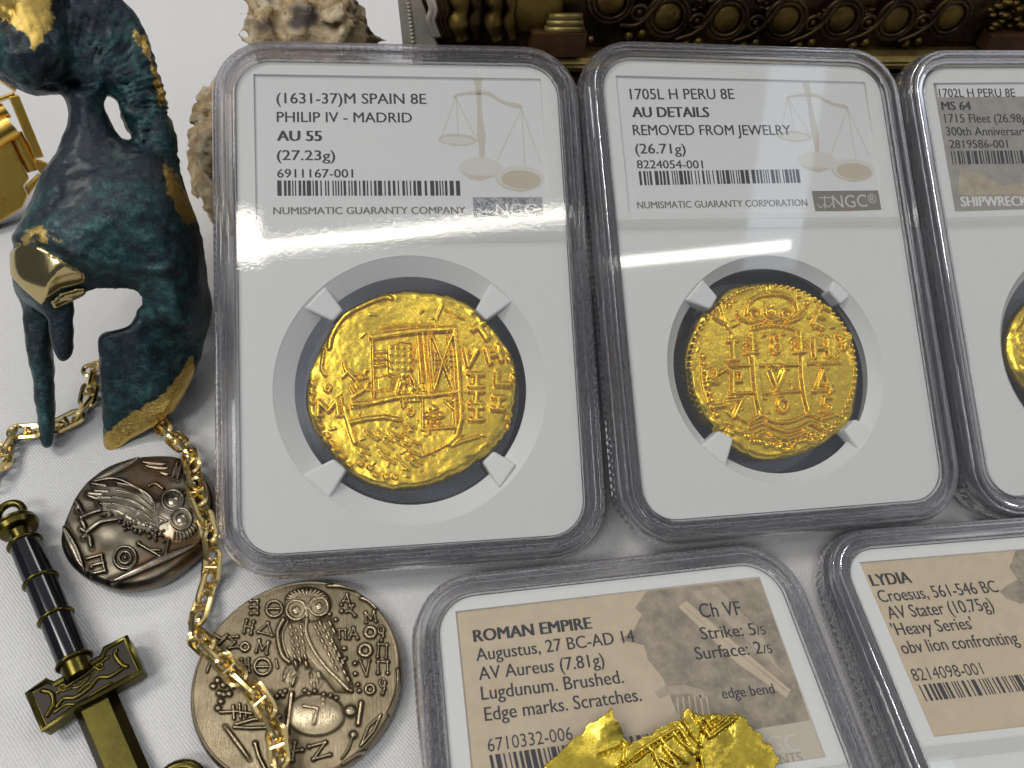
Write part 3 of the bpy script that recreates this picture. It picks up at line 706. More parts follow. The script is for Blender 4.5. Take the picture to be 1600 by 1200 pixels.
def d_spain(r, P, L, rho):
    rnd = random.Random(3)
    S_ = r.stroke
    S_([(378, 425), (470, 408), (570, 396), (650, 390), (742, 386)], 17, 1); S_([(420, 378), (520, 368), (640, 366)], 8, .6); S_([(742, 386), (756, 520), (764, 660), (772, 780), (752, 860), (715, 895)], 15, 1)
    S_([(712, 420), (722, 540), (728, 640)], 7, .7); S_([(378, 425), (380, 520), (384, 690)], 8, .7)
    for a, b, w in (((578, 418), (602, 668), 9), ((602, 416), (626, 668), 12), ((632, 424), (652, 660), 8)): S_([a, b], w, .9)
    S_([(290, 722), (360, 716), (480, 690), (560, 684), (650, 678), (760, 662)], 14, 1); S_([(288, 735), (400, 712)], 8, .8)
    S_([(645, 418), (690, 535), (738, 655)], 8, .9); S_([(736, 404), (690, 530), (655, 656)], 8, .9)
    for cx, cy in ((655, 540), (715, 525)):
        S_([(cx, cy - 45), (cx, cy + 40)], 6, .8)
        for k in (-28, -8, 14): S_([(cx - 15, cy + k + 10), (cx, cy + k), (cx + 15, cy + k + 10)], 5, .8)
    r.area([(440, 470), (505, 442), (562, 450), (560, 570), (500, 600), (445, 585)], .55, 8)
    for k in range(4):
        for l in range(4):
            r.ball((462 + l * 28, 470 + k * 30), 10, .95)
    for k in range(3): S_([(392, 490 + k * 30), (432, 486 + k * 30)], 9, .8)
    r.area([(388, 600), (440, 585), (478, 600), (470, 660), (390, 668)], .6, 14)
    S_([(490, 668), (512, 590), (545, 585), (582, 665)], 8, .85); S_([(540, 590), (556, 660)], 6, .8); r.ball((521, 622), 15, 1); S_([(521, 630), (518, 668)], 6, .8)
    S_([(600, 700), (602, 822)], 7, .8); S_([(600, 832), (680, 826), (748, 822)], 9, .9); S_([(742, 690), (748, 822)], 8, .8)
    for c, q in (((650, 742), 20), ((622, 770), 17), ((680, 770), 17), ((650, 775), 16), ((636, 800), 14), ((668, 800), 14)): r.ball(c, q, .95)
    S_([(700, 705), (735, 740), (715, 715), (745, 700)], 8, .7); r.ring((548, 755), 15, 6, .8); S_([(512, 690), (516, 730)], 12, .8); S_([(520, 705), (585, 702)], 6, .7)
    S_([(252, 735), (268, 790), (285, 850), (300, 890)], 15, .95); S_([(285, 800), (350, 785), (430, 776), (500, 790)], 12, .7)
    S_([(770, 870), (730, 905), (780, 885), (850, 865)], 9, .8); S_([(605, 948), (660, 925), (705, 900)], 8, .7)
    for q in ([(250, 535), (265, 575), (330, 590), (350, 570)], [(255, 560), (300, 605), (350, 600)], [(285, 640), (310, 675), (345, 650), (360, 620)], [(300, 610), (330, 650), (372, 655)], [(290, 690), (330, 660)], [(245, 600), (275, 570)]): S_(q, 9, .85, smooth=True)
    S_([(240, 690), (246, 760)], 6, .6)
    r.letter('M', (180, 738), 100, 66, 10, 1, -3); S_([(120, 772), (152, 770)], 7, 1); S_([(215, 772), (246, 770)], 7, 1); r.ring((178, 650), 12, 9, .9)
    r.letter('V', (812, 512), 62, 76, 12, 1, 8)
    for y, a in ((614, 2), (690, 2), (762, 0)): r.letter('I', (840, y), 92, 54, 11, 1, a)
    r.letter('T', (868, 400), 66, 66, 13, .9, -32); r.letter('H', (918, 500), 64, 62, 13, .95, -14); r.letter('L', (955, 605), 78, 54, 13, .95, 2); r.letter('I', (938, 716), 74, 52, 12, .95, 4)
    for q in range(16):
        t = math.radians(100 + q * 5.6); rr = rnd.uniform(.86, .95); c = (550 + 475 * rr * math.cos(t), 655 + 450 * rr * math.sin(t)); r.leaf((c[0] - 10, c[1] - 9), (c[0] + 10, c[1] + rnd.uniform(0, 16)), 13, .75)
    for c in ((140, 820), (165, 880), (200, 930), (985, 790), (990, 830), (985, 520), (1005, 600)): r.leaf((c[0] - 8, c[1] - 14), (c[0] + 8, c[1] + 12), 13, .8)
    S_([(185, 470), (200, 410), (250, 335), (330, 285), (430, 245), (460, 250)], 13, .9, smooth=True); S_([(160, 480), (150, 560), (165, 590)], 9, .7)
    S_([(690, 275), (676, 310), (662, 345), (668, 378), (650, 384)], 6, .5); S_([(700, 300), (740, 325), (785, 340)], 5, .5)
    for q in range(34):
        x, y = rnd.uniform(310, 560), rnd.uniform(800, 960); l = rnd.uniform(12, 60); r.stroke([(x, y), (x + l, y + l * rnd.uniform(.4, 1.1))], rnd.uniform(4, 8), rnd.uniform(.2, .5))
    for q in range(40):
        t = rnd.uniform(0, 6.28); rr = rnd.uniform(.3, .97); x, y = 550 + 460 * rr * math.cos(t), 655 + 440 * rr * math.sin(t); r.stroke([(x, y), (x + rnd.uniform(-30, 30), y + rnd.uniform(-22, 22))], rnd.uniform(4, 8), rnd.uniform(.1, .3))
    bow = .9 * np.exp(-((P[:, 0] - 250) ** 2 + (P[:, 1] - 330) ** 2) / 180 ** 2) * .6
    return fbm(L, .16, 5, 2) * .16 + fbm(L, 1.1, 9, 2) * .03 + bow + .30 * sstep(.86, .97, rho) * fbm(L, .5, 21, 2)
def d_peru(r, P, L, rho):
    rnd = random.Random(8); S_ = r.stroke
    S_([(455, 548), (463, 600), (470, 690), (482, 770), (496, 845)], 17, .6); r.area([(447, 548), (470, 548), (492, 610), (505, 700), (512, 790), (505, 850), (490, 850), (470, 790), (455, 690)], 1, 10)
    r.area([(683, 555), (706, 552), (728, 620), (745, 700), (750, 790), (742, 840), (722, 840), (700, 760), (686, 660)], 1, 10)
    for cx, cy in ((452, 505), (690, 500)):
        S_([(cx, cy - 60), (cx + 4, cy + 35)], 11, 1); S_([(cx - 30, cy + 42), (cx + 30, cy + 38)], 9, 1)
        for a, b in ((-40, 22), (-12, 36), (14, 34)):
            r.leaf((cx, cy + a + 16), (cx - b, cy + a), 9, 1); r.leaf((cx, cy + a + 16), (cx + b, cy + a), 9, 1)
    S_([(330, 606), (455, 605)], 8, .9); S_([(490, 606), (690, 603)], 8, .9); S_([(700, 598), (890, 592)], 8, .9)
    S_([(365, 742), (465, 740)], 8, .9); S_([(500, 742), (690, 732)], 8, .9); S_([(750, 732), (865, 726)], 8, .9)
    r.letter('8', (573, 500), 50, 86, 10); r.letter('V', (578, 668), 80, 92, 12); S_([(530, 625), (560, 625)], 6); S_([(600, 622), (635, 622)], 6)
    r.letter('A', (805, 680), 84, 106, 11); S_([(748, 722), (790, 722)], 8); S_([(820, 700), (855, 700)], 8); r.letter('P', (383, 682), 60, 100, 12); S_([(345, 742), (385, 742)], 8)
    r.ring((254, 648), 23, 12, 1); S_([(228, 685), (290, 690)], 12, 1); S_([(280, 650), (330, 620), (360, 640)], 13, .9)
    r.letter('7', (372, 815), 90, 84, 11, 1, -4); S_([(262, 810), (330, 800), (360, 780)], 13, .9); r.letter('0', (606, 800), 56, 66, 10); r.letter('5', (822, 800), 60, 72, 9)
    r.letter('I', (362, 530), 74, 92, 11, 1, -4); r.letter('H', (795, 520), 84, 80, 12, 1, -4); r.letter('E', (798, 365), 60, 100, 12, 1, 24); r.letter('T', (905, 470), 90, 56, 13, .9, 118); S_([(890, 500), (940, 470)], 10, .9)
    r.letter('L', (345, 380), 70, 60, 12, .9, -24); S_([(270, 365), (330, 400), (380, 385)], 11, .9, smooth=True); S_([(300, 310), (320, 370)], 9, .8); S_([(345, 405), (350, 440)], 8, .8)
    # crown
    S_([(430, 350), (440, 300), (490, 265), (560, 255), (620, 262), (665, 290), (680, 340)], 10, 1, smooth=True); S_([(440, 285), (500, 250), (540, 240), (600, 242), (660, 270), (690, 320)], 8, .7, smooth=True)
    S_([(385, 345), (410, 375), (450, 390), (500, 375), (545, 388), (600, 372), (640, 388), (690, 370), (715, 340)], 11, 1, smooth=True)
    for c in ((470, 352), (545, 345), (625, 350)): r.ring(c, 24, 7, .9); r.ball(c, 9, .9)
    for k in range(5): S_([(520 + k * 14, 325 - 8 * (2 - abs(k - 2))), (530 + k * 8, 345)], 6, .8)
    S_([(540, 215), (540, 250)], 9, 1); S_([(525, 240), (560, 240)], 8, 1)
    for k in range(11): r.ball((462 + k * 20, 424 - 18 * math.sin(k / 10 * math.pi)), 11, 1)
    for c, q in (((345, 308), 15), ((375, 285), 9), ((520, 455), 11), ((612, 448), 11), ((730, 298), 14), ((770, 282), 9), ((690, 262), 10), ((765, 415), 11), ((798, 448), 10), ((640, 690), 9), ((875, 560), 11), ((880, 535), 10)): r.ball(c, q, .95)
    # waves
    S_([(375, 850), (440, 882), (498, 852), (560, 880), (640, 882), (738, 846), (800, 866), (860, 850)], 11, 1, smooth=True); S_([(448, 912), (510, 890), (560, 912), (625, 930), (690, 915), (742, 890), (795, 912)], 11, 1, smooth=True)
    S_([(474, 950), (520, 928), (570, 950), (622, 964), (680, 950), (738, 924), (782, 942)], 10, 1, smooth=True)
    for k in range(11):
        t = math.radians(128 - k * 8); r.ball((585 + 240 * math.cos(t) * 1.0, 800 + 195 * math.sin(t) + 8 * (k % 2)), 14, .95)
    # border beads
    for k in range(64):
        t = math.radians(150 + k * 4.2)
        if 148 <= 150 + k * 4.2 <= 418: r.ball((560 + 408 * math.cos(t), 625 + 418 * math.sin(t)), 10, .8)
    for k in range(9): r.ball((212 + k * 4 + k * k * .6, 560 + k * 36), 15, .9)
    S_([(160, 640), (175, 730), (220, 830), (275, 900)], 16, 1, smooth=True); S_([(205, 610), (212, 700), (240, 790)], 8, .5, smooth=True)
    for q in range(22):
        t = math.radians(rnd.uniform(40, 130)); rr = rnd.uniform(.78, .98); x, y = 560 + 410 * rr * math.cos(t), 625 + 425 * rr * math.sin(t); r.leaf((x - 18, y - 8), (x + 18, y + rnd.uniform(-6, 12)), 13, .7)
    for q in range(30):
        t = rnd.uniform(0, 6.28); rr = rnd.uniform(.3, .97); x, y = 560 + 400 * rr * math.cos(t), 630 + 420 * rr * math.sin(t); r.stroke([(x, y), (x + rnd.uniform(-26, 26), y + rnd.uniform(-20, 20))], rnd.uniform(4, 8), rnd.uniform(.1, .3))
    return fbm(L, .18, 15, 2) * .12 + fbm(L, 1.2, 19, 2) * .025 + .20 * sstep(.86, .97, rho) * fbm(L, .6, 31, 2)
def d_plain(r, P, L, rho):
    for k in range(40):
        t = math.radians(k * 9); r.ball((700 + 640 * .9 * math.cos(t), 560 + 500 * .9 * math.sin(t)), 30, .9)
    for k in range(9): r.stroke([(330 + k * 70, 200 + (k % 3) * 60), (360 + k * 66, 900)], 30, .8)
    return fbm(L, .3, 44, 3) * .2 + fbm(L, 1.2, 49, 3) * .1
OUT1 = [(560, 203), (700, 225), (800, 262), (870, 320), (925, 390), (975, 455), (1015, 530), (1026, 620), (1020, 700), (1000, 800), (965, 865), (905, 930), (830, 985), (740, 1040), (640, 1080), (560, 1100), (480, 1105), (400, 1090), (320, 1062), (260, 1020), (215, 965), (160, 900), (115, 830), (85, 750), (77, 680), (90, 600), (115, 530), (150, 450), (190, 380), (250, 310), (330, 262), (420, 225), (500, 208)]
OUT2 = [(500, 190), (600, 193), (690, 212), (780, 262), (860, 325), (920, 395), (965, 480), (985, 570), (990, 660), (980, 760), (960, 850), (900, 925), (820, 985), (720, 1035), (620, 1062), (530, 1067), (450, 1048), (370, 1005), (300, 945), (235, 880), (185, 810), (150, 730), (138, 640), (138, 560), (158, 470), (185, 390), (235, 330), (290, 280), (330, 235), (410, 203)]
struck('gold_coin', FR[0], 5.0, 2.6, OUT1, (450, 380, 2.857), d_spain, M['gold_coin'], 'large irregular hammered gold coin with a quartered shield', 'coin', .80, group='gold coins in holders')
struck('gold_coin', FR[1], 5.0, 2.6, OUT2, (1030, 380, 3.158), d_peru, M['gold_coin'], 'hammered gold coin with crown, two pillars and the letters PVA', 'coin', .70, group='gold coins in holders')
OUT3 = [(2, 560), (30, 420), (110, 270), (240, 150), (420, 70), (640, 40), (860, 70), (1060, 150), (1240, 280), (1350, 430), (1400, 580), (1370, 740), (1250, 900), (1080, 1010), (860, 1080), (640, 1090), (420, 1060), (240, 960), (110, 830), (30, 700)]
struck('gold_coin', FR[2], 5.0, 2.6, OUT3, (1575, 430, 5.0), d_plain, M['gold_coin'], 'thick hammered gold coin inside the MS 64 shipwreck holder', 'coin', .40, nr=60, na=240, group='gold coins in holders')
# ------------------------------------------------------------------ medal, owl pendant, gold fragment
TF = Frame((0, 0, 0), (1, 0, 0), (0, 1, 0))
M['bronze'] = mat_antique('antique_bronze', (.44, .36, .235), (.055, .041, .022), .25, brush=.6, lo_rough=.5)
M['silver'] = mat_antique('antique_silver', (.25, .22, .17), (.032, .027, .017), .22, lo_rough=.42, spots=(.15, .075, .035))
def d_medal(r, P, L, rho):
    rnd = random.Random(5); S_ = r.stroke
    # owl
    r.area([(590, 440), (640, 428), (820, 425), (850, 500), (875, 600), (905, 690), (935, 780), (930, 802), (850, 800), (800, 735), (745, 700), (690, 640), (610, 652), (565, 590), (550, 510)], .55, 30)
    k = r.near([(560, 240), (860, 450)], 20); d = np.hypot((P[k, 0] - 705) / 118, (P[k, 1] - 350) / 88); r.put(k, .75 * np.sqrt(np.clip(1 - d * d, 0, 1)), d * 100 - 90, 12)
    for c, q in (((645, 383), 50), ((762, 363), 48)): r.ring(c, q, 11, 1.15); r.ball(c, q * .52, 1.25)
    S_([(640, 332), (680, 342), (703, 375), (730, 335), (780, 318)], 11, 1.2, smooth=True); S_([(703, 365), (702, 415)], 12, 1.3)
    for q in range(13):
        t = math.radians(-165 + q * 12.5); r.leaf((700 + 60 * math.cos(t), 325 + 25 * math.sin(t)), (700 + 112 * math.cos(t), 340 + 74 * math.sin(t)), 9, 1.0)
    S_([(578, 430), (550, 490), (556, 560), (575, 620), (608, 652)], 13, 1.0, smooth=True); S_([(600, 440), (575, 500), (582, 570), (605, 630)], 8, .8, smooth=True)
    S_([(700, 430), (698, 500), (735, 590), (800, 680), (860, 740), (915, 795)], 15, 1.15, smooth=True)
    for row in range(9):
        for col in range(9):
            t = row / 8; xl = 612 + 20 * t; x = xl + col * 27 + row * 3; y = 458 + row * 38 + (col % 2) * 18
            if x < 690 + 40 * t * t and y < 660: r.leaf((x, y), (x + 8, y + 28), 11, 1.15)
    for row in range(14):
        for col in range(8):
            x = 738 + row * 18 + (col - 1) * 26; y = 440 + row * 36 + (col % 2) * 17
            cl = 705 + (y - 430) * .52; cr_ = 825 + (y - 430) * .30
            if cl + 14 < x < cr_ and y < 790: r.leaf((x, y), (x + 13, y + 28), 11, 1.15)
    for c, rx, ry, n in (((615, 722), 42, 58, 7), ((748, 735), 40, 60, 6)):
        k = r.near([(c[0] - rx, c[1] - ry), (c[0] + rx, c[1] + ry)], 10); d = np.hypot((P[k, 0] - c[0]) / rx, (P[k, 1] - c[1]) / ry); r.put(k, .6 * np.sqrt(np.clip(1 - d * d, 0, 1)))
        for q in range(n): a = rnd.uniform(-.7, .7) * rx; b = rnd.uniform(-.6, .5) * ry; r.leaf((c[0] + a, c[1] + b - 6), (c[0] + a + 6 * (1 if c[0] > 700 else -1), c[1] + b + 28), 8, 1)
    for c in ((545, 830), (562, 810), (588, 803), (575, 826), (712, 815), (742, 803), (787, 820), (786, 845), (786, 868), (822, 826), (852, 838), (690, 800)): r.ball(c, 13, 1)
    k = r.near([(585, 820), (890, 1040)], 10); d = np.hypot((P[k, 0] - 742) / 148, (P[k, 1] - 925) / 106); r.put(k, .95 * np.sqrt(np.clip(1 - d * d, 0, 1)), d * 120 - 112, 14)
    S_([(686, 884), (758, 895), (738, 972)], 14, 1.5); S_([(622, 815), (612, 910), (596, 1018)], 13, 1.25)
    L_ = lambda ch, c, w=46, h=60, th=6, rot=0, b=10: r.letter(ch, c, w, h, th, .8, rot, b)
    L_('K', (425, 365), 44, 66); r.ring((530, 374), 41, 8, .8); S_([(500, 374), (560, 374)], 7, .8)
    L_('H', (398, 468), 46, 62, rot=12); L_('D', (490, 476), 84, 58, 6, 14); L_('S', (318, 548), 60, 62, rot=-6); r.ring((378, 572), 20, 9, .8); L_('M', (470, 572), 62, 60, rot=12)
    L_('H', (380, 668), 44, 62, rot=-4); r.ring((470, 675), 42, 9, .8); S_([(440, 676), (500, 676)], 7, .8); S_([(540, 640), (548, 680)], 7, .6)
    L_('A', (905, 325), 50, 60, rot=8); L_('Y', (925, 385), 70, 40, rot=80); L_('M', (1030, 415), 56, 52, rot=-8); r.ring((1030, 495), 26, 11, .8); L_('9', (1085, 500), 46, 76)
    L_('N', (885, 505), 40, 44, b=9); L_('A', (942, 500), 48, 54); r.ring((1003, 590), 29, 12, .8); L_('N', (1092, 592), 54, 66, rot=4); L_('V', (1005, 682), 54, 76, rot=-6, b=9); L_('N', (1095, 678), 62, 58, b=11)
    r.ring((1028, 792), 22, 9, .8); L_('9', (1092, 775), 44, 78)
    for c in ((895, 580), (897, 634), (950, 658), (952, 712), (965, 768), (972, 800), (930, 800), (850, 430), (818, 402), (880, 385)): r.ball(c, 12, .9)
    r.ball((925, 906), 30, 1.3); S_([(982, 862), (966, 972)], 13, 1); r.ball((941, 1028), 19, 1); S_([(936, 1045), (915, 1105), (880, 1152)], 6, .8)
    S_([(1085, 925), (1020, 985), (980, 1085), (1045, 1010), (1085, 925)], 7, .8); S_([(1035, 1095), (960, 1130), (885, 1180)], 7, .7); r.leaf((275, 985), (400, 1155), 13, .8)
    L_('X', (630, 1115), 70, 74, 8, 45, 12); L_('Z', (765, 1112), 110, 76, 8, -20, 12); S_([(432, 1075), (450, 1140), (485, 1210)], 12, 1); r.ball((432, 1075), 15, 1)
    for c in ((236, 745), (213, 775), (266, 770), (244, 812), (296, 815), (268, 818), (252, 855), (238, 890), (310, 778), (290, 755)): r.ball(c, 17, .9)
    S_([(250, 912), (330, 908), (415, 920)], 9, .9); S_([(318, 880), (322, 945)], 9, .8); S_([(350, 870), (356, 940)], 8, .8); S_([(380, 880), (384, 935)], 8, .7); S_([(320, 990), (400, 995), (545, 990)], 9, .9); S_([(330, 975), (420, 950), (560, 935)], 10, .9)
    S_([(810, 253), (870, 256), (945, 272)], 10, .8, smooth=True); S_([(982, 318), (1020, 335), (1055, 370)], 10, .8, smooth=True); S_([(1172, 690), (1172, 800), (1130, 915)], 10, .8, smooth=True); S_([(200, 500), (255, 530), (285, 510)], 8, .7)
    S_([(180, 700), (190, 670), (230, 620)], 7, .6); S_([(240, 555), (275, 525)], 8, .8)
    return .18 * (1 - rho ** 2) + .10 * sstep(.955, .97, rho)
mc = np.array([-18.3, 35.6]); CM = (270, 840, 3.3333)
_ol = []
for t in np.linspace(0, 2 * math.pi, 49)[:-1]:
    q = topx((mc[0] + 14.3 * math.cos(t), mc[1] + 14.0 * math.sin(t), 2.7)); _ol.append(((q[0] - 270) * CM[2], (q[1] - 840) * CM[2]))
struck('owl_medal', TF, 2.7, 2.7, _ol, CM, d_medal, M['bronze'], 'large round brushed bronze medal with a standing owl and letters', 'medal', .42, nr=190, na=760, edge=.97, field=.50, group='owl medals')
def d_owl(r, P, L, rho):
    rnd = random.Random(6); S_ = r.stroke
    k = r.near([(480, 290), (660, 480)], 20); d = np.hypot((P[k, 0] - 574) / 74, (P[k, 1] - 388) / 82); r.put(k, .95 * np.sqrt(np.clip(1 - d * d, 0, 1)), d * 60 - 54, 10)
    for c, q in (((563, 342), 34), ((590, 402), 33)): r.ring(c, q, 6, 1.45); r.ball(c, q * .78, 1.35)
    for q in range(22): t = math.radians(-110 + q * 10); r.leaf((578 + 52 * math.cos(t), 386 + 56 * math.sin(t)), (578 + 72 * math.cos(t), 388 + 78 * math.sin(t)), 4, 1.1)
    S_([(520, 395), (545, 408), (520, 415)], 6, 1.3)
    r.area([(300, 285), (340, 272), (400, 280), (470, 305), (530, 340), (540, 430), (500, 450), (430, 425), (380, 395), (330, 385), (315, 350)], .7, 22)
    for q in range(4): S_([(385 - q * 6, 285 + q * 22), (440 + q * 2, 300 + q * 24), (500 - q * 4, 350 + q * 16)], 5, 1.05, smooth=True)
    for q in range(5): S_([(300 + q * 10, 285 + q * 22), (345 + q * 8, 290 + q * 20)], 5, .95)
    S_([(310, 275), (370, 268), (430, 290), (490, 330), (505, 370)], 7, 1.1, smooth=True)
    for q in range(60):
        x = rnd.uniform(390, 535); y = 375 + (x - 390) * .35 + rnd.uniform(0, 52)
        r.ball((x, y), 5.2, 1.0)
    for q in range(14): x = rnd.uniform(325, 375); y = rnd.uniform(325, 390); r.ball((x, y), 5, .95)
    S_([(385, 400), (330, 410), (285, 440)], 9, 1, smooth=True); S_([(330, 372), (300, 380), (265, 395)], 8, 1, smooth=True)
    for q in ([(265, 400), (280, 430)], [(285, 445), (270, 460)], [(290, 450), (298, 490)], [(280, 440), (262, 428)], [(245, 335), (268, 375)], [(255, 350), (250, 370)]): r.leaf(*q, 9, 1)
    for a, b in (((285, 315), (335, 318)), ((283, 322), (325, 335)), ((460, 215), (540, 222)), ((470, 228), (548, 236)), ((520, 250), (550, 255)), ((575, 215), (560, 265)), ((588, 218), (575, 270))): r.leaf(a, b, 9, .9)
    S_([(485, 292), (505, 285), (528, 300)], 7, .8, smooth=True)
    r.ring((408, 525), 36, 5, .9); r.ring((408, 525), 19, 5, .9); r.ball((408, 524), 7, 1)
    S_([(452, 480), (535, 528), (548, 465)], 6, .9); S_([(482, 498), (520, 500)], 5, .8); r.ball((452, 479), 8, 1)
    r.letter('E', (312, 545), 62, 52, 6, .9, 168, 7); r.ball((297, 552), 8, 1)
    r.leaf((205, 420), (272, 562), 17, 1.0); r.leaf((360, 602), (640, 478), 15, 1.0); r.leaf((305, 272), (450, 198), 14, .9); r.leaf((600, 245), (655, 330), 14, .9)
    return .35 * (1 - rho ** 2) + fbm(L, .25, 70, 2) * .12
OUTP = [(190, 450), (213, 372), (255, 292), (310, 240), (370, 207), (450, 187), (540, 184), (595, 197), (645, 232), (682, 282), (694, 335), (686, 400), (660, 468), (600, 530), (520, 585), (440, 608), (370, 610), (300, 588), (250, 558), (208, 515)]
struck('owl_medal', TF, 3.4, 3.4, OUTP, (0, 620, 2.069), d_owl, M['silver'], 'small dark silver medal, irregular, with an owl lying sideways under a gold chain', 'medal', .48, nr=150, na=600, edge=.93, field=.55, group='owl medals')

M['gold_leaf'] = mat_gold('crumpled_gold', base=(.72, .55, .08), tone=(.34, .24, .03), rough=.26, grain=.9, tarnish=.5)
def build_fragment():
    fr = FR[3]; x0, y0, s = 800, 1050, 3.5556
    ol = [(180, 533), (250, 470), (320, 395), (400, 320), (470, 262), (540, 225), (556, 275), (596, 325), (612, 378), (655, 400), (740, 362), (800, 330), (862, 300), (922, 285), (940, 240), (968, 218), (1000, 240), (1060, 250), (1150, 243), (1240, 238), (1300, 258), (1322, 300), (1345, 330), (1372, 360), (1390, 395), (1425, 412), (1445, 450), (1470, 490), (1440, 560), (1380, 650), (1240, 760), (1060, 830), (840, 860), (600, 830), (380, 740), (220, 640)]
    zc = 8.2; P = fr.pxs([(x0 + a / s, y0 + b / s) for a, b in ol], zc); c = P.mean(0)
    lo, hi = P.min(0) - .8, P.max(0) + .8; st = .17
    xs, ys = np.arange(lo[0], hi[0], st), np.arange(lo[1], hi[1], st); zs = np.arange(-1.2, 4.2, st)
    X, Y = np.meshgrid(xs, ys, indexing='ij'); Q = np.stack([X, Y], -1)
    W_ = fr.o + np.concatenate([Q, np.full(X.shape + (1,), zc)], -1) @ fr.A.T; q = (W_ - CAM) @ MW
    crp = np.stack([(800 + FPX * q[..., 0] / q[..., 2] - x0) * s, (600 + FPX * q[..., 1] / q[..., 2] - y0) * s], -1)
    r = Rel(crp.reshape(-1, 2)); S_ = r.stroke
    S_([(560, 560), (700, 450), (800, 385), (905, 320)], 15, 1); S_([(600, 560), (740, 455), (830, 395), (920, 340)], 9, .7); S_([(905, 320), (960, 400), (1040, 480), (1060, 560)], 15, 1)
    for o in range(4): S_([(935 - o * 62, 295 + o * 45), (985 - o * 56, 365 + o * 42), (1040 - o * 40, 420 + o * 46)], 13, .9)
    S_([(1000, 262), (1040, 318), (1085, 378), (1150, 330), (1240, 258)], 15, 1); S_([(1045, 270), (1090, 330), (1120, 310), (1175, 262)], 11, .9); r.ball((1096, 275), 30, 1.1)
    S_([(830, 430), (870, 480), (930, 560)], 14, .9); S_([(780, 470), (830, 560)], 12, .9)
    g = np.zeros(len(r.h))
    for cr_ in ([(1050, 250), (1042, 340), (1030, 440), (1028, 560)], [(612, 395), (618, 460), (600, 560)], [(655, 402), (560, 440), (480, 470)]): g = np.maximum(g, sstep(11, 3, poly_dist(crp.reshape(-1, 2), np.array(cr_, float))))
    h = (r.h * .75 - g * .35).reshape(X.shape)
    C_ = crp; bend = 1.9 * np.exp(-((C_[..., 0] - 560) ** 2 / 150 ** 2 + (C_[..., 1] - 250) ** 2 / 130 ** 2)) + 1.1 * np.exp(-((C_[..., 0] - 1000) ** 2 + (C_[..., 1] - 260) ** 2) / 200 ** 2) + .7 * np.exp(-((C_[..., 0] - 1420) ** 2 / 120 ** 2))
    rough = sstep(180, 520, C_[..., 0]) * (fbm(Q, .30, 3, 2) * .30 + fbm(Q, 1.8, 4, 2) * .035)
    mid = h + bend + rough
    edge = fbm(Q, .9, 8, 2) * .25
    d2 = poly_sdf(Q.reshape(-1, 2), P).reshape(X.shape) + edge
    D = np.maximum(d2[..., None], np.abs(zs[None, None, :] - mid[..., None]) - .30)
    V, F = surfnet(D, (lo[0] - c[0], lo[1] - c[1], zs[0] + .6), st)
    pat = np.zeros(len(V))
    ob = mesh_obj('gold_fragment', V, F, M['gold_leaf'], None, attrs={'patina': pat}); ob.matrix_world = Frame(fr.w((c[0], c[1], zc - .6)), fr.x, fr.y).matrix()
    tag(ob, 'crumpled torn fragment of stamped gold lying on the ROMAN EMPIRE holder', 'gold fragment')
build_fragment()

# ------------------------------------------------------------------ gold chain
def build_chain():
    path = [(-14, 752, 1.6), (2, 728, 1.6), (8, 700, 1.6), (24, 676, 1.6), (50, 673, 1.6), (90, 664, 1.6), (115, 652, 1.6), (134, 632, 1.6), (141, 604, 1.6), (150, 576, 1.6), (178, 580, 1.6), (212, 618, 1.6), (240, 648, 1.8), (262, 676, 2.4), (292, 704, 4.6), (303, 741, 5.6), (309, 779, 5.8), (321, 813, 5.6), (329, 847, 5.0), (331, 881, 2.6), (325, 915, 1.8), (314, 950, 1.8), (306, 990, 3.2), (333, 1017, 4.9), (364, 1050, 5.0), (396, 1080, 5.0), (416, 1110, 5.0), (430, 1140, 5.0), (435, 1172, 5.0), (440, 1206, 5.0), (446, 1240, 4.6)]
    P = smoothpath([onz(a, b, z) for a, b, z in path], 14); L = np.r_[0, np.cumsum(np.linalg.norm(np.diff(P, axis=0), axis=1))]
    t = empty('gold_chain', None, 'gold anchor-link chain draped over both owl medals and under the helmet', 'chain')
    # one link: squared stadium wire with a bar across the middle
    a, b = 1.5, 1.12; pts = [(a + b * math.cos(u), b * math.sin(u), 0) for u in np.linspace(-math.pi / 2, math.pi / 2, 9)] + [(-a - b * math.cos(u), -b * math.sin(u), 0) for u in np.linspace(-math.pi / 2, math.pi / 2, 9)]
    m = MB().tube(pts, .42, 6, True, flat=1.0).tube([(0, -b, 0), (0, b, 0)], .33, 8)
    base = None; pitch = 3.25; n = int(L[-1] / pitch)
    for i in range(n):
        u = (i + .5) * pitch; p = np.array([np.interp(u, L, P[:, k]) for k in range(3)]); q = np.array([np.interp(u + 1.2, L, P[:, k]) for k in range(3)]) - np.array([np.interp(u - 1.2, L, P[:, k]) for k in range(3)])
        q /= np.linalg.norm(q); sd = np.cross((0, 0, 1), q); sd /= np.linalg.norm(sd); up = np.cross(q, sd)
        r = math.radians((12 if i % 2 else -66) + random.Random(i).uniform(-14, 14)); s2 = sd * math.cos(r) + up * math.sin(r); u2 = np.cross(q, s2)
        if base is None: base = m.build('link', M['gold_chain'], t, sharp=35); ob = base
        else: ob = base.copy(); COL.objects.link(ob); ob.parent = t
        mt = Matrix.Identity(4)
        for k in range(3): mt[k][0], mt[k][1], mt[k][2], mt[k][3] = q[k], s2[k], u2[k], p[k] * S
        ob.matrix_local = mt
build_chain()

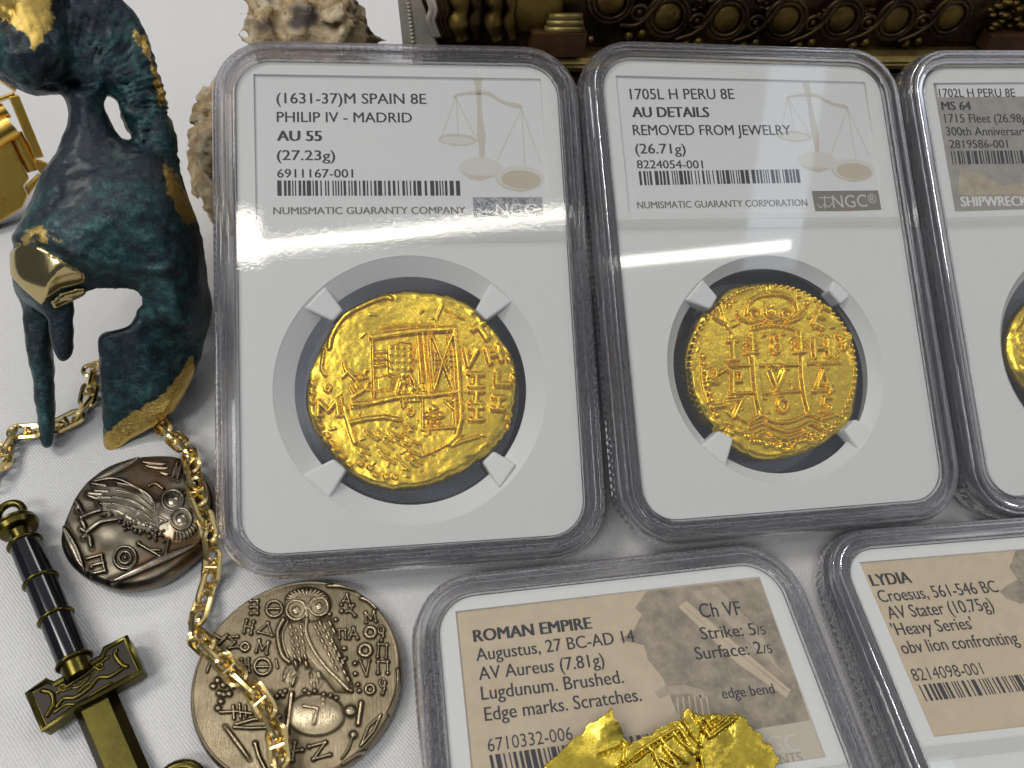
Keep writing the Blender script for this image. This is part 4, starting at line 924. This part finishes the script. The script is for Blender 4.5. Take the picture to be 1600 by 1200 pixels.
# ------------------------------------------------------------------ miniature sword
M['brass_old'] = mat_antique('old_brass', (.095, .078, .018), (.014, .011, .005), .25, lo_rough=.45)
M['brass_blade'] = mat_antique('dull_brass_blade', (.042, .036, .009), (.010, .008, .004), .30, lo_rough=.5)
M['dark_oxide'] = simple('dark_oxide_panel', (.018, .014, .008), .45, .6)
M['black_lacquer'] = simple('black_lacquer', (.006, .006, .009), .10)
def build_sword():
    C8 = lambda a, b: (a / 2.729, 760 + b / 2.729)
    g = onz(*C8(360, 845), 2.6); p = onz(*C8(80, 180), 2.6)
    y = p - g; y[2] = 0; y /= np.linalg.norm(y); x = np.array([y[1], -y[0], 0])
    fr = Frame((g[0], g[1], 0), x, y); t = empty('miniature_sword', fr, 'miniature brass sword with ringed black grip lying on the cloth', 'sword')
    X = lambda a, b, z: fr.px(*C8(a, b), z)
    # guard plate with raised rim and worked panel
    ol = [(104, 873), (186, 820), (222, 838), (325, 780), (432, 718), (446, 680), (538, 630), (612, 788), (470, 868), (400, 905), (325, 942), (178, 1048)]
    Pz = np.array([X(a, b, 3.6) for a, b in ol]); cen = Pz.mean(0)
    inner = cen + (Pz - cen) * np.array([.9, .78])
    gd = MB().prism(Pz, .9, 3.2).build('guard', M['brass_old'], t)
    md = gd.modifiers.new('bevel', 'BEVEL'); md.width = .0004; md.segments = 2
    MB().prism(inner, 3.1, 3.235).build('guard_panel', M['dark_oxide'], gd)
    MB().tube([(*q, 3.25) for q in (cen + (Pz - cen) * np.array([.965, .90]))], .42, 6, True).build('guard_rim', M['brass_old'], gd, sharp=50)
    tr = MB()
    W = lambda pts, r: tr.tube([(*X(a, b, 3.3), 3.2) for a, b in smoothpath(pts, 5)], np.r_[r * .5, np.full(len(smoothpath(pts, 5)) - 2, r), r * .5], 6)
    W([(170, 870), (215, 880), (228, 920), (210, 960), (195, 985)], .35); W([(500, 690), (490, 720), (520, 760), (550, 770)], .35); W([(232, 885), (290, 850), (350, 810), (420, 760), (470, 720)], .26)
    W([(235, 950), (270, 905), (320, 900), (380, 860), (420, 815), (470, 810), (530, 770)], .34); W([(225, 970), (280, 930), (330, 925), (420, 870), (480, 835)], .24)
    for a, b in ((268, 858), (425, 768)): W([(a + 16 * math.cos(q), b + 13 * math.sin(q)) for q in np.linspace(0, 6, 9)], .2); tr.ball((*X(a, b, 3.3), 3.2), .35, 8)
    W([(300, 860), (345, 850), (390, 800)], .22); W([(330, 880), (360, 850), (400, 830)], .22)
    for k in range(6): W([(290 + k * 25, 872 - k * 15), (300 + k * 25, 850 - k * 15)], .14)
    tr.build('guard_scrollwork', M['brass_old'], gd, smooth=True)
    # grip, rings, pommel (axis along y)
    AX = np.array([[1, 0, 0], [0, 0, 1], [0, -1, 0]]).T; ya = lambda a, b: X(a, b, 2.6)[1]
    Z0 = 2.75; A_ = np.array([[1, 0, 0], [0, 0, 1], [0, 1, 0]])          # lathe axis z -> y
    ys = [ya(322, 748), ya(246, 560), ya(174, 408), ya(100, 250)]
    for a, b in zip(ys[:-1], ys[1:]): MB().lathe([(1.6, a + .1), (2.08, a + .2), (2.10, b - .2), (1.6, b - .1)], 32, (0, 0, Z0), A_).build('grip_section', M['black_lacquer'], t, sharp=40)
    for a in ys: MB().lathe([(1.7, a - .32), (2.28, a - .26), (2.45, a), (2.28, a + .26), (1.7, a + .32)], 32, (0, 0, Z0), A_).build('grip_ring', M['brass_old'], t, smooth=True)
    MB().lathe([(1.95, ys[0] - 2.6), (1.95, ys[0] - .2)], 24, (0, 0, Z0), A_).build('grip_collar', M['brass_old'], t, sharp=40)
    yp = ya(80, 170)
    MB().lathe([(1.2, ys[3]), (1.35, ys[3] + 1.2), (1.6, yp - 1.3), (2.6, yp - .9), (2.95, yp - .2), (2.75, yp + .3), (2.8, yp + .55), (2.5, yp + .95), (1.0, yp + 1.2)], 36, (0, 0, Z0), A_).build('pommel', M['brass_old'], t, sharp=35)
    lc = yp + 2.6; MB().tube([(1.75 * math.sin(q) - .2, lc + 2.0 * math.cos(q), 2.9) for q in np.linspace(0, 2 * math.pi, 25)[:-1]], .62, 10, True).build('loop', M['brass_old'], t, smooth=True)
    # blade: flat centre with a bevel on both edges
    l0, l1 = X(325, 1000, 2), X(410, 1200, 2); r0, r1 = X(500, 890, 2), X(655, 1200, 2); c0 = X(430, 950, 2)
    hw = .5 * (r0[0] - l0[0]); mx = .5 * (r0[0] + l0[0]); yt = -34.0
    row = lambda y, k: [(mx - hw * k, y, 1.3), (mx - hw * .62 * k, y, 2.6), (mx + hw * .62 * k, y, 2.6), (mx + hw * k, y, 1.3), (mx + hw * .6 * k, y, .3), (mx - hw * .6 * k, y, .3)]
    V = row(-1.0, 1) + row(-24, .94) + row(yt, .1); F = []
    for q in (0, 6): F += [(q + j, q + (j + 1) % 6, q + 6 + (j + 1) % 6, q + 6 + j) for j in range(6)]
    MB().add(V, F + [(0, 5, 4, 3, 2, 1)]).build('blade', M['brass_blade'], t)
    return fr
SWF = build_sword()
_lp = onz(285, 1200, 1.2)
MB().tube([(2.6 * math.cos(q), 2.2 * math.sin(q), 1.0 + .5 * math.sin(q)) for q in np.linspace(0, 2 * math.pi, 25)[:-1]], .75, 10, True).build('metal_ring', M['brass_old'], None, smooth=True)
_o = bpy.data.objects['metal_ring']; _o.location = (_lp[0] * S, (_lp[1] - 1.9) * S, 0); tag(_o, 'small dark brass ring between the sword blade and the large owl medal', 'ring')
# ------------------------------------------------------------------ bronze helmet ornament
def mat_verdigris():
    k = NT('verdigris_bronze'); v = k.coord(); br = k.attr('brass')
    n1 = k.noise(420, 6, .78, v); n2 = k.noise(1500, 5, .75, v); n3 = k.noise(75, 3, .5, v)
    col = k.ramp(n1, [(.30, (.005, .008, .009)), (.44, (.008, .022, .028)), (.55, (.015, .070, .072)), (.70, (.075, .19, .175))])
    col = k.mix(k.ramp(n3, [(.42, (0, 0, 0)), (.60, (.85, .85, .85))]), col, (.005, .010, .018))
    col = k.mix(k.ramp(n2, [(.50, (0, 0, 0)), (.78, (.6, .6, .6))]), col, (.006, .008, .008))
    spk = k.ramp(k.noise(2600, 4, .8, v), [(.57, (0, 0, 0)), (.72, (.55, .55, .55))]); col = k.mix(spk, col, (.16, .26, .26))
    bf = k.math('ADD', br, k.math('MULTIPLY_ADD', n1, 2.2, -1.1)); bf = k.ramp(bf, [(.42, (0, 0, 0)), (.60, (1, 1, 1))])
    bcol = k.mix(k.math('MULTIPLY', n1, .6), (.80, .57, .16), (.36, .22, .05))
    col = k.mix(bf, col, bcol)
    met = k.math('MULTIPLY_ADD', bf, .6, .4); ro = k.math('MULTIPLY_ADD', bf, -.18, .36)
    nr = k.bump(n2, .55, .0003); nr = k.bump(n1, .40, .0007, nr)
    return k.pbr(col, ro, met, nr, Coat_Weight=.18, Coat_Roughness=.25)
M['helmet'] = mat_verdigris()
def perp_frame(px, py, base_px):
    d = ray(px, py); d /= np.linalg.norm(d); b = onz(*base_px, .5); o = onplane(px, py, b, d)
    x = np.cross(d, (0, 0, 1)); y = np.cross(x, d); return Frame(o, x, y)      # z axis points back along the ray
def build_helmet():
    fr = perp_frame(165, 380, (120, 698))
    T = lambda pts: fr.pxs(pts)
    mm = np.linalg.norm(fr.px(175, 380) - fr.px(165, 380)) / 10                  # millimetres per photo pixel
    cb = T([(-115, 735), (345, 735), (345, -150), (-115, -150)]); u0 = cb.min(0); u1 = cb.max(0); st = .37
    xs = np.arange(u0[0] - 1, u1[0] + 1, st); ys = np.arange(u0[1] - 1, u1[1] + 1, st); zs = np.arange(-15, 16.5, st)
    X, Y = np.meshgrid(xs, ys, indexing='ij'); Q = np.stack([X, Y], -1).reshape(-1, 2); sh = X.shape; nz = len(zs)
    Zc = zs[None, None, :]; X3 = X[..., None]; Y3 = Y[..., None]
    P2 = lambda pts: poly_sdf(Q, smoothpath(T(pts), 5, True)).reshape(sh)[..., None]
    def ellipsoid(c, rx, ry, rz, wz=0):
        c = fr.px(*c); a = np.sqrt(((X3 - c[0]) / rx) ** 2 + ((Y3 - c[1]) / ry) ** 2 + ((Zc - wz) / rz) ** 2); return (a - 1) * min(rx, ry, rz)
    parts = {}
    outline = [(95, 268), (60, 300), (35, 345), (20, 395), (22, 440), (50, 478), (85, 490), (130, 476), (200, 470), (215, 500), (250, 520), (300, 530), (322, 480), (318, 400), (300, 330), (262, 270), (200, 240), (140, 245)]
    d2 = P2(outline); cc = fr.px(170, 390)
    prof = 13.5 * np.sqrt(np.clip(1 - ((Y3 - cc[1]) / 19.0) ** 2 * .5 - ((X3 - cc[0]) / 18.0) ** 2 * .55, .12, 1))
    bowl = extr(d2, Zc, 13.0, 11.5) * 1.0
    bowl = np.maximum(bowl, np.abs(Zc) - prof)
    ci = fr.px(172, 470); cav = np.sqrt(((X3 - ci[0]) / 12.0) ** 2 + ((Y3 - ci[1]) / 9.0) ** 2 + ((Zc + 1) / 9.5) ** 2) - 1
    bowl = np.maximum(bowl, -cav * 8.5)
    parts['bowl'] = bowl
    stem = extr(P2([(104, 140), (108, 175), (104, 205), (92, 245), (80, 290), (150, 300), (260, 290), (245, 250), (195, 228), (176, 205), (162, 170), (158, 140)]), Zc, 6.0, 4.5)
    parts['stem'] = stem
    parts['crest'] = extr(P2([(62, -100), (115, -72), (164, -30), (205, 18), (236, 80), (257, 150), (271, 215), (280, 280), (255, 285), (232, 255), (206, 226), (206, 214), (180, 160), (158, 142), (128, 138), (104, 128), (92, 80), (80, 20), (60, -60)]), Zc, 4.4, 2.6)
    parts['horse_head'] = smin(extr(P2([(-70, -42), (-84, -12), (-66, 14), (-30, 26), (-2, 48), (14, 88), (42, 124), (85, 135), (112, 122), (112, 60), (100, -20), (78, -70), (52, -96), (30, -78), (-20, -66)]), Zc, 7.0, 5.5), ellipsoid((50, 95), 5.5, 5, 6.2, 2), 2.5)
    near = extr(P2([(205, 500), (160, 517), (154, 545), (158, 620), (163, 690), (174, 703), (215, 676), (262, 638), (295, 590), (312, 545), (326, 480), (300, 440), (240, 450)]), Zc - (6.5 - .35 * np.abs(X3 - fr.px(230, 560)[0]) - .10 * (fr.px(200, 500)[1] - Y3)), 1.7, 1.3)
    parts['near_cheek'] = near
    parts['far_cheek'] = extr(P2([(34, 440), (36, 500), (46, 570), (55, 640), (62, 688), (73, 700), (84, 690), (86, 640), (84, 580), (82, 510), (84, 470), (60, 440)]), Zc - (-1.0), 2.2, 1.7)
    parts['nose_guard'] = extr(P2([(76, 465), (80, 510), (88, 545), (100, 558), (114, 545), (117, 505), (116, 462)]), Zc - 5.5, 1.7, 1.4)
    names = list(parts)
    L2 = lambda pts: poly_sdf(Q, T(pts)).reshape(sh)[..., None]
    brow2 = np.minimum(L2([(20, 392), (38, 384), (70, 384), (138, 424), (134, 438), (100, 446), (78, 462), (74, 473), (46, 450), (22, 428)]), L2([(84, 466), (100, 452), (136, 443), (136, 456), (108, 470), (90, 478)]))
    D = parts['bowl']
    D = smin(D, stem, 5.0); D = smin(D, parts['crest'], 1.6); D = smin(D, parts['horse_head'], 1.6); D = smin(D, near, 2.2); D = smin(D, parts['far_cheek'], 1.8); D = smin(D, parts['nose_guard'], 1.5)
    # brow ridge and eyebrow line
    rid = poly_dist(Q, T([(30, 372), (70, 366), (110, 388), (160, 412), (215, 422), (262, 418)])).reshape(sh)[..., None]
    D = D - .55 * sstep(1.4, .2, rid) * (Zc > 3)
    # mane striations on the crest and wrinkles of the head
    ctr = fr.px(95, 190); ang = np.arctan2(Y - ctr[1], X - ctr[0])[..., None]; rad = np.hypot(X - ctr[0], Y - ctr[1])[..., None]
    msk = sstep(1.5, -1.0, parts['crest']) * sstep(8.5, 12, rad)
    wob = vnoise(np.stack([X, Y], -1), .35, 4)[..., None]
    wob2 = vnoise(np.stack([X, Y], -1), .16, 14)[..., None]
    D = D + msk * (.20 + .16 * wob2) * np.sin(ang * 88 + wob * 3.2 + wob2 * 4)
    G = np.stack(np.broadcast_arrays(X3, Y3, Zc), -1)
    nearby = np.abs(D) < 1.6
    nn = np.zeros(D.shape); pts = G[nearby]; nn[nearby] = fbm(pts, .35, 3, 2) * .22 + fbm(pts, 1.1, 5, 2) * .10
    hm = sstep(2, -1, np.minimum(parts['crest'], parts['horse_head'])); hm = np.broadcast_to(hm, D.shape)
    nn[nearby] += hm[nearby] * fbm(pts, .55, 11, 3) * .55
    D = D + nn
    V, F = surfnet(D, (xs[0], ys[0], zs[0]), st)
    # which part each face belongs to
    ii = np.clip(np.round((V - [xs[0], ys[0], zs[0]]) / st).astype(int), 0, np.array(D.shape) - 1)
    val = np.stack([np.broadcast_to(parts[k], D.shape)[tuple(ii.T)] + (0.8 if k == 'bowl' else 0) * 0 for k in names], 1)
    own = val.argmin(1)
    # bare brass where the patina is rubbed off
    Wd = fr.o + V @ fr.A.T; q = (Wd - CAM) @ MW; PX = np.stack([800 + FPX * q[:, 0] / q[:, 2], 600 + FPX * q[:, 1] / q[:, 2]], 1)
    br = np.zeros(len(V))
    def rub(pts, soft, a=1.0): 
        nonlocal br; br = np.maximum(br, a * sstep(soft * 1.3, -soft * .9, poly_sdf(PX, np.array(pts, float))))
    rub([(-80, -50), (-20, -75), (60, -70), (85, -30), (78, 40), (52, 72), (40, 45), (0, 30), (-80, 0)], 14); rub([(205, 650), (262, 615), (300, 560), (300, 600), (262, 650), (172, 712), (160, 690), (182, 668)], 10, 1.3)
    rub([(255, 258), (278, 278), (306, 345), (290, 350), (272, 315)], 14, .9); rub([(208, 45), (228, 60), (262, 160), (250, 165), (232, 95)], 10, .75); rub([(20, 385), (35, 365), (62, 352), (100, 378), (60, 380)], 8, .6)
    me_n = np.zeros((len(V), 3)); e = .3
    fn = np.cross(V[F[:, 2]] - V[F[:, 0]], V[F[:, 3]] - V[F[:, 1]])
    for k in range(4): np.add.at(me_n, F[:, k], fn)
    me_n /= np.linalg.norm(me_n, axis=1)[:, None] + 1e-12
    base = fr.px(120, 698); fo = Frame(fr.w((base[0], base[1], 0)), fr.x, fr.y); V0 = V - [base[0], base[1], 0]
    t = empty('bronze_helmet', fo, 'verdigris bronze warrior helmet ornament with a horse head crest', 'helmet')
    nm = dict(bowl='bowl', stem='crest_stem', crest='crest_mane', horse_head='horse_head', near_cheek='cheek_guard', far_cheek='cheek_guard', nose_guard='nose_guard')
    fown = own[F[:, 0]]
    for k, key in enumerate(names):
        fk = F[fown == k]
        if not len(fk): continue
        ids, inv = np.unique(fk, return_inverse=True)
        ob = mesh_obj(nm[key], V0[ids], inv.reshape(fk.shape), M['helmet'], t, attrs={'brass': br[ids]})
        ob.data.normals_split_custom_set_from_vertices((me_n[ids]).tolist())
    # polished brow plate
    Ds = D - nn
    brow = np.maximum(np.maximum(Ds - .55, brow2), 3.0 - Zc)
    V, F = surfnet(brow, (xs[0], ys[0], zs[0]), st)
    m2 = simple('polished_brass_plate', (.52, .42, .20), .13, 1.0)
    mesh_obj('brow_plate', V - [base[0], base[1], 0], F, m2, t)
build_helmet()

# ------------------------------------------------------------------ gold clasp at the left edge
M['gold_cast'] = mat_gold('polished_cast_gold', base=(.80, .52, .11), tone=(.62, .36, .06), rough=.30, grain=.4, tarnish=.3)
def build_clasp():
    C1 = lambda a, b: (a / 4.283, 80 + b / 4.283)
    fr = perp_frame(30, 250, (20, 345)); t = empty('gold_clasp', Frame(fr.w((*fr.px(20, 345), 0)), fr.x, fr.y), 'polished gold hinged clasp with a strap loop beside the helmet', 'clasp')
    o = fr.px(20, 345); X = lambda a, b: fr.px(*C1(a, b)) - o
    def part(name, pts, z0, z1, par=t):
        ob = MB().prism([X(a, b) for a, b in pts], z0, z1).build(name, M['gold_cast'], par); md = ob.modifiers.new('bevel', 'BEVEL'); md.width = .0004; md.segments = 3; return ob
    pl = part('front_plate', [(-180, 720), (-60, 660), (0, 640), (72, 590), (196, 850), (156, 905), (186, 962), (150, 1045), (0, 1140), (-190, 1190)], -1.5, 2.2)
    part('plate_tab', [(-40, 985), (0, 965), (20, 985), (0, 1010), (-40, 1025)], 2.1, 2.9, pl)
    part('base_block', [(162, 905), (258, 812), (276, 842), (192, 968)], -1.5, 1.4)
    MB().tube([(*X(100, 548), .6), (*X(163, 676), .6), (*X(226, 802), .6)], 1.35, 20).build('hinge_rod', M['gold_cast'], t, sharp=50)
    MB().tube([(*X(-60, 590), 1.6), (*X(0, 550), 1.6), (*X(88, 500), 1.6)], 2.3, 24).build('hinge_barrel', M['gold_cast'], t, sharp=50)
    MB().tube([(*X(-60, 450), .5), (*X(0, 415), .5), (*X(45, 395), .5)], 1.5, 20).build('hinge_barrel', M['gold_cast'], t, sharp=50)
    lp = MB()
    def bar(a, b, w, z0, z1):
        a, b = np.array(X(*a)), np.array(X(*b)); d = (b - a) / np.linalg.norm(b - a); n = np.array([-d[1], d[0]]) * w / 2
        lp.prism([a + n, b + n, b - n, a - n], z0, z1)
    bar((92, 300), (262, 715), 1.9, -3.0, 2.0); bar((-60, 345), (100, 285), .7, -4.5, 2.0); bar((-40, 160), (108, 262), .6, -4.6, 1.2); part('loop_foot', [(225, 720), (300, 735), (345, 782), (285, 835), (255, 800)], -4.0, 1.0)
    ob = lp.build('strap_loop', M['gold_cast'], t); md = ob.modifiers.new('bevel', 'BEVEL'); md.width = .0003; md.segments = 2
build_clasp()

# ------------------------------------------------------------------ pale coral rock that props the first holder
def mat_rock():
    k = NT('coral_rock'); v = k.coord(); n1 = k.noise(170, 6, .7, v); n2 = k.noise(900, 5, .75, v)
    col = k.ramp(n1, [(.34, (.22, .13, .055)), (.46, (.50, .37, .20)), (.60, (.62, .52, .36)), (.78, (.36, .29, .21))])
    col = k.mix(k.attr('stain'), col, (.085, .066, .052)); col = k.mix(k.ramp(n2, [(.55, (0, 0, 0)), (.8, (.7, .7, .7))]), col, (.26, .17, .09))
    vo = k.n('TexVoronoi', feature='F1', ins=dict(Scale=420.0, Vector=v)); pit = k.ramp(vo.outputs['Distance'], [(.0, (0, 0, 0)), (.45, (1, 1, 1))])
    nr = k.bump(n2, .8, .0009); nr = k.bump(pit, .35, .0005, nr)
    return k.pbr(col, .85, 0, nr)
M['rock'] = mat_rock()
def build_rock():
    fr = Frame((0, 142, 0), (1, 0, 0), (0, 0, 1)); st = .62
    ol = [(372, 120), (345, 122), (322, 138), (308, 162), (292, 166), (292, 186), (298, 200), (290, 236), (304, 270), (320, 296), (345, 330), (470, 345), (600, 340), (640, 250), (620, 120), (590, 60), (584, 38), (560, 26), (562, 2), (535, -20), (500, -8), (470, -24), (440, 2), (415, -28), (380, -10), (376, 26), (390, 48), (380, 60)]
    P = fr.pxs(ol); lo = P.min(0) - 3; hi = P.max(0) + 3; lo[1] = -.8
    xs, ys, zs = np.arange(lo[0], hi[0], st), np.arange(lo[1], hi[1], st), np.arange(-19, 28, st)
    X, Y = np.meshgrid(xs, ys, indexing='ij'); Q = np.stack([X, Y], -1)
    d2 = poly_sdf(Q.reshape(-1, 2), P).reshape(X.shape)
    D = extr(d2[..., None], zs[None, None, :], 17, 9)
    G = np.stack(np.broadcast_arrays(X[..., None], Y[..., None], zs[None, None, :]), -1)
    nb = np.abs(D) < 5; p = G[nb]; n = fbm(p, .12, 3, 2) * 1.9 + fbm(p, .38, 6, 3) * 1.1 + np.abs(vnoise(p, .8, 9)) * .9
    rid = np.sin(p[:, 1] * 1.9 + vnoise(p, .2, 3) * 5) * .35; hole = sstep(.58, .75, vnoise(p, .33, 31)) * 1.8
    D = D.copy() + 1.3; D[nb] += n + rid + hole
    W3 = fr.o + G @ fr.A.T; s1 = FR[0]; back = (W3 - s1.o) @ s1.z        # stay behind the holder that leans on it
    D = np.maximum(D, back + .4); D = np.maximum(D, -W3[..., 2] - .4)
    V, F = surfnet(D, (xs[0], ys[0], zs[0]), st)
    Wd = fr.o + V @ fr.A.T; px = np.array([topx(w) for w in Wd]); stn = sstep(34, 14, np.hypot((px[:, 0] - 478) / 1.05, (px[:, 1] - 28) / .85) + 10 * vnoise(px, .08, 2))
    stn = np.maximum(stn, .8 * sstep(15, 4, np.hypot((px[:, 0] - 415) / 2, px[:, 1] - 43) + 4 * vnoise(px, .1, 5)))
    c = np.array([P[:, 0].mean(), 0, 0])
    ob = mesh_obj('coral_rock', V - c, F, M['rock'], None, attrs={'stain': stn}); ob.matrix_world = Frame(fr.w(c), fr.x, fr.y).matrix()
    tag(ob, 'rough pale tan coral rock propping up the SPAIN coin holder', 'rock')
build_rock()

# ------------------------------------------------------------------ carved chest behind the holders
def mat_chest(name, hi, lo, rough, metal=.85):
    k = NT(name); v = k.coord(); n = k.noise(140, 5, .7, v); col = k.mix(k.ramp(n, [(.38, (0, 0, 0)), (.66, (1, 1, 1))]), lo, hi)
    return k.pbr(col, k.math('MULTIPLY_ADD', n, .3, rough - .15), metal, k.bump(k.noise(500, 4, .7, v), .4, .0003))
M['chest'] = mat_chest('dark_carved_bronze', (.10, .06, .022), (.022, .013, .008), .42)
M['boss'] = mat_chest('dull_gilt_boss', (.22, .145, .035), (.10, .06, .016), .45)
M['ledge'] = mat_chest('gilt_moulding', (.36, .27, .09), (.17, .115, .035), .38)
M['redwood'] = mat_chest('red_brown_wood', (.10, .042, .014), (.06, .024, .009), .5, .1)
M['pale_metal'] = mat_chest('pale_grey_metal', (.62, .57, .47), (.44, .39, .31), .55, .2)
def build_chest():
    fr = Frame((0, 127, 0), (1, 0, 0), (0, 0, 1)); xl = fr.px(660, 30)[0]; xr = 215.0
    t = empty('carved_chest', Frame((xl, 127, 0), (1, 0, 0), (0, 0, 1)), 'dark carved bronze chest with a row of ringed bosses behind the holders', 'chest')
    X = lambda a, b, z=0.0: np.array([*(fr.px(a, b, z) - [xl, 0]), z])
    yb = X(900, 105)[1]; W = xr - xl
    MB().box((0, 0, -70), (W, 78, -1.5)).build('chest_body', M['chest'], t)
    MB().box((2, 0, -1.6), (W, yb - 2, -.6)).build('plinth', M['redwood'], t)
    # stepped gilt base moulding
    x0 = X(835, 90)[0]; y1 = X(1200, 84)[1]; y0 = X(900, 104)[1]
    MB().add([(x, y, z) for x in (x0, W) for y, z in ((y0, -1.6), (y0, 1.7), (y0 + .9, 2.0), (y0 + 1.25, 1.5), (y0 + 1.5, 1.9), (y1, 1.2), (y1 + .5, -.2), (y1 + .5, -1.6))],
             [(j, (j + 1) % 8, 8 + (j + 1) % 8, 8 + j) for j in range(8)] + [tuple(range(8))[::-1], tuple(range(8, 16))]).build('base_moulding', M['ledge'], t)
    rnd = random.Random(2)
    cs = [(955, 3), (1044, 27), (1136, 31), (1228, 32), (1316, 31), (1401, 32), (1486, 28)]
    for n, (a, b) in enumerate(cs):
        c = X(a, b); k = .92
        R = lambda rx, ry, z, rot=-.5: [(c[0] + rx * math.cos(q) * math.cos(rot) - ry * math.sin(q) * math.sin(rot), c[1] + rx * math.cos(q) * math.sin(rot) + ry * math.sin(q) * math.cos(rot), z) for q in np.linspace(0, 2 * math.pi, 33)[:-1]]
        rg = MB().tube(R(3.9, 3.6, -.3), .5, 8, True).build('ring', M['chest'], t, smooth=True)
        MB().tube(R(3.15, 2.85, -.1), .38, 8, True).build('inner_ring', M['chest'], rg, smooth=True)
        A = np.eye(3)
        MB().lathe([(2.65, -1.5), (2.65, -.7), (2.45, -.2), (1.8, .1), (.9, .22), (.01, .25)], 28, c, A).build('boss', M['boss'], t, smooth=True)
        if n < len(cs) - 1:
            d = X(*cs[n + 1]); m = (c + d) / 2 - (0, .5, 0)
            sm = MB().tube([(m[0] + 1.35 * math.cos(q), m[1] + 1.2 * math.sin(q), 0) for q in np.linspace(0, 2 * math.pi, 21)[:-1]], .4, 8, True).ball((m[0], m[1], -.3), .8, 12)
            sm.build('link_ring', M['chest'], t, smooth=True)
            MB().tube(smoothpath([(c[0] + 2.2, c[1] - 4.0, 0), (m[0] - .2, m[1] - 2.0, .3), (m[0] + 1.8, m[1] + .2, .4), (d[0] - 1.6, d[1] + 4.0, 0)], 8), .42, 8).build('scroll', M['chest'], t, smooth=True)
            for q in range(2): MB().ball((m[0] - 1 + q * 2.3, m[1] - 4.3 + .5 * q, -.6), .85, 12).build('bead', M['boss'], t, smooth=True)
            lf = MB()
            for q in range(9): x, y = m[0] + rnd.uniform(-2.2, 2.2), m[1] + rnd.uniform(1.2, 5.5); lf.ball((x, y, -.6), rnd.uniform(.35, .7), 8, (1.6, .7, 1))
            lf.build('leaf_carving', M['chest'], t, smooth=True)
    # left end: corner post, leg, shell, block
    C3 = lambda a, b, z=0.0: X(600 + a / 4.444, b / 4.444, z)
    lw = MB()
    a0, a1 = C3(95, 0), C3(122, 245); b0, b1 = C3(255, 0), C3(345, 245)
    up = lambda p, q, s: p + (p - q) * s
    pts = [a1 + (a1 - a0) * .5, up(a0, a1, .35), up(b0, b1, .35), b1 + (b1 - b0) * .5]
    MB().prism([p[:2] for p in pts], -14, -.4).build('corner_post', M['pale_metal'], t)
    for q in range(12):
        s = q / 9; p = C3(165 + 30 * s, 240 * s); MB().ball((p[0], p[1], -.3), .42, 8).build('bead', M['pale_metal'], t, smooth=True)
    for q in range(5):
        xx = 300 + q * 28; MB().tube(smoothpath([C3(xx, -40, .2), C3(xx + 30, 60, .8), C3(xx + 15, 140, .6), C3(xx + 55, 250, .2)], 6), .55, 8).build('scroll', M['pale_metal' if q < 2 else 'chest'], t, smooth=True)
    for x, w, m in ((530, 1.5, 'boss'), (640, 1.0, 'chest'), (770, 1.35, 'boss'), (880, .9, 'boss')):
        MB().tube(smoothpath([C3(x - 15, -60, .4), C3(x + 10, 60, 1.0), C3(x - 12, 150, .8), C3(x + 15, 262, .4)], 8), [w * (1 + .25 * math.sin(q * .5)) for q in range(25)], 12).build('leg_carving', M[m], t, smooth=True)
    c = C3(1050, 50); MB().ball((c[0], c[1], -.2), 1.0, 24, (5.0, 4.6, 1.4)).build('shell_boss', M['boss'], t, smooth=True)
    lo, hi = C3(1005, 345), C3(1392, 185); MB().box((lo[0], lo[1], -1.4), (hi[0], hi[1], 2.6)).build('corner_block', M['redwood'], t)
    for q in range(3): y = C3(0, 175 - 38 * q)[1]; MB().tube([(C3(1120 + q * 12, 0)[0], y, 1.6 - q * .4), (C3(1400 - q * 10, 0)[0], y, 1.6 - q * .4)], .75, 10).build('block_moulding', M['ledge'], t, smooth=True)
    c = C3(1427, 255); MB().ball((c[0], c[1], .8), .62, 14).build('bead', M['ledge'], t, smooth=True)
    # right end pilaster
    lf = MB()
    for q in range(60): p = X(rnd.uniform(1548, 1640), rnd.uniform(-10, 46)); lf.ball((p[0], p[1], rnd.uniform(-.8, .6)), rnd.uniform(.35, .75), 8, (1.5, .8, 1))
    lf.build('leaf_carving', M['boss'], t, smooth=True)
    lo, hi = X(1530, 74), X(1680, 50); MB().box((lo[0], lo[1], -1.4), (hi[0], hi[1], 1.6)).build('corner_block', M['redwood'], t)
build_chest()
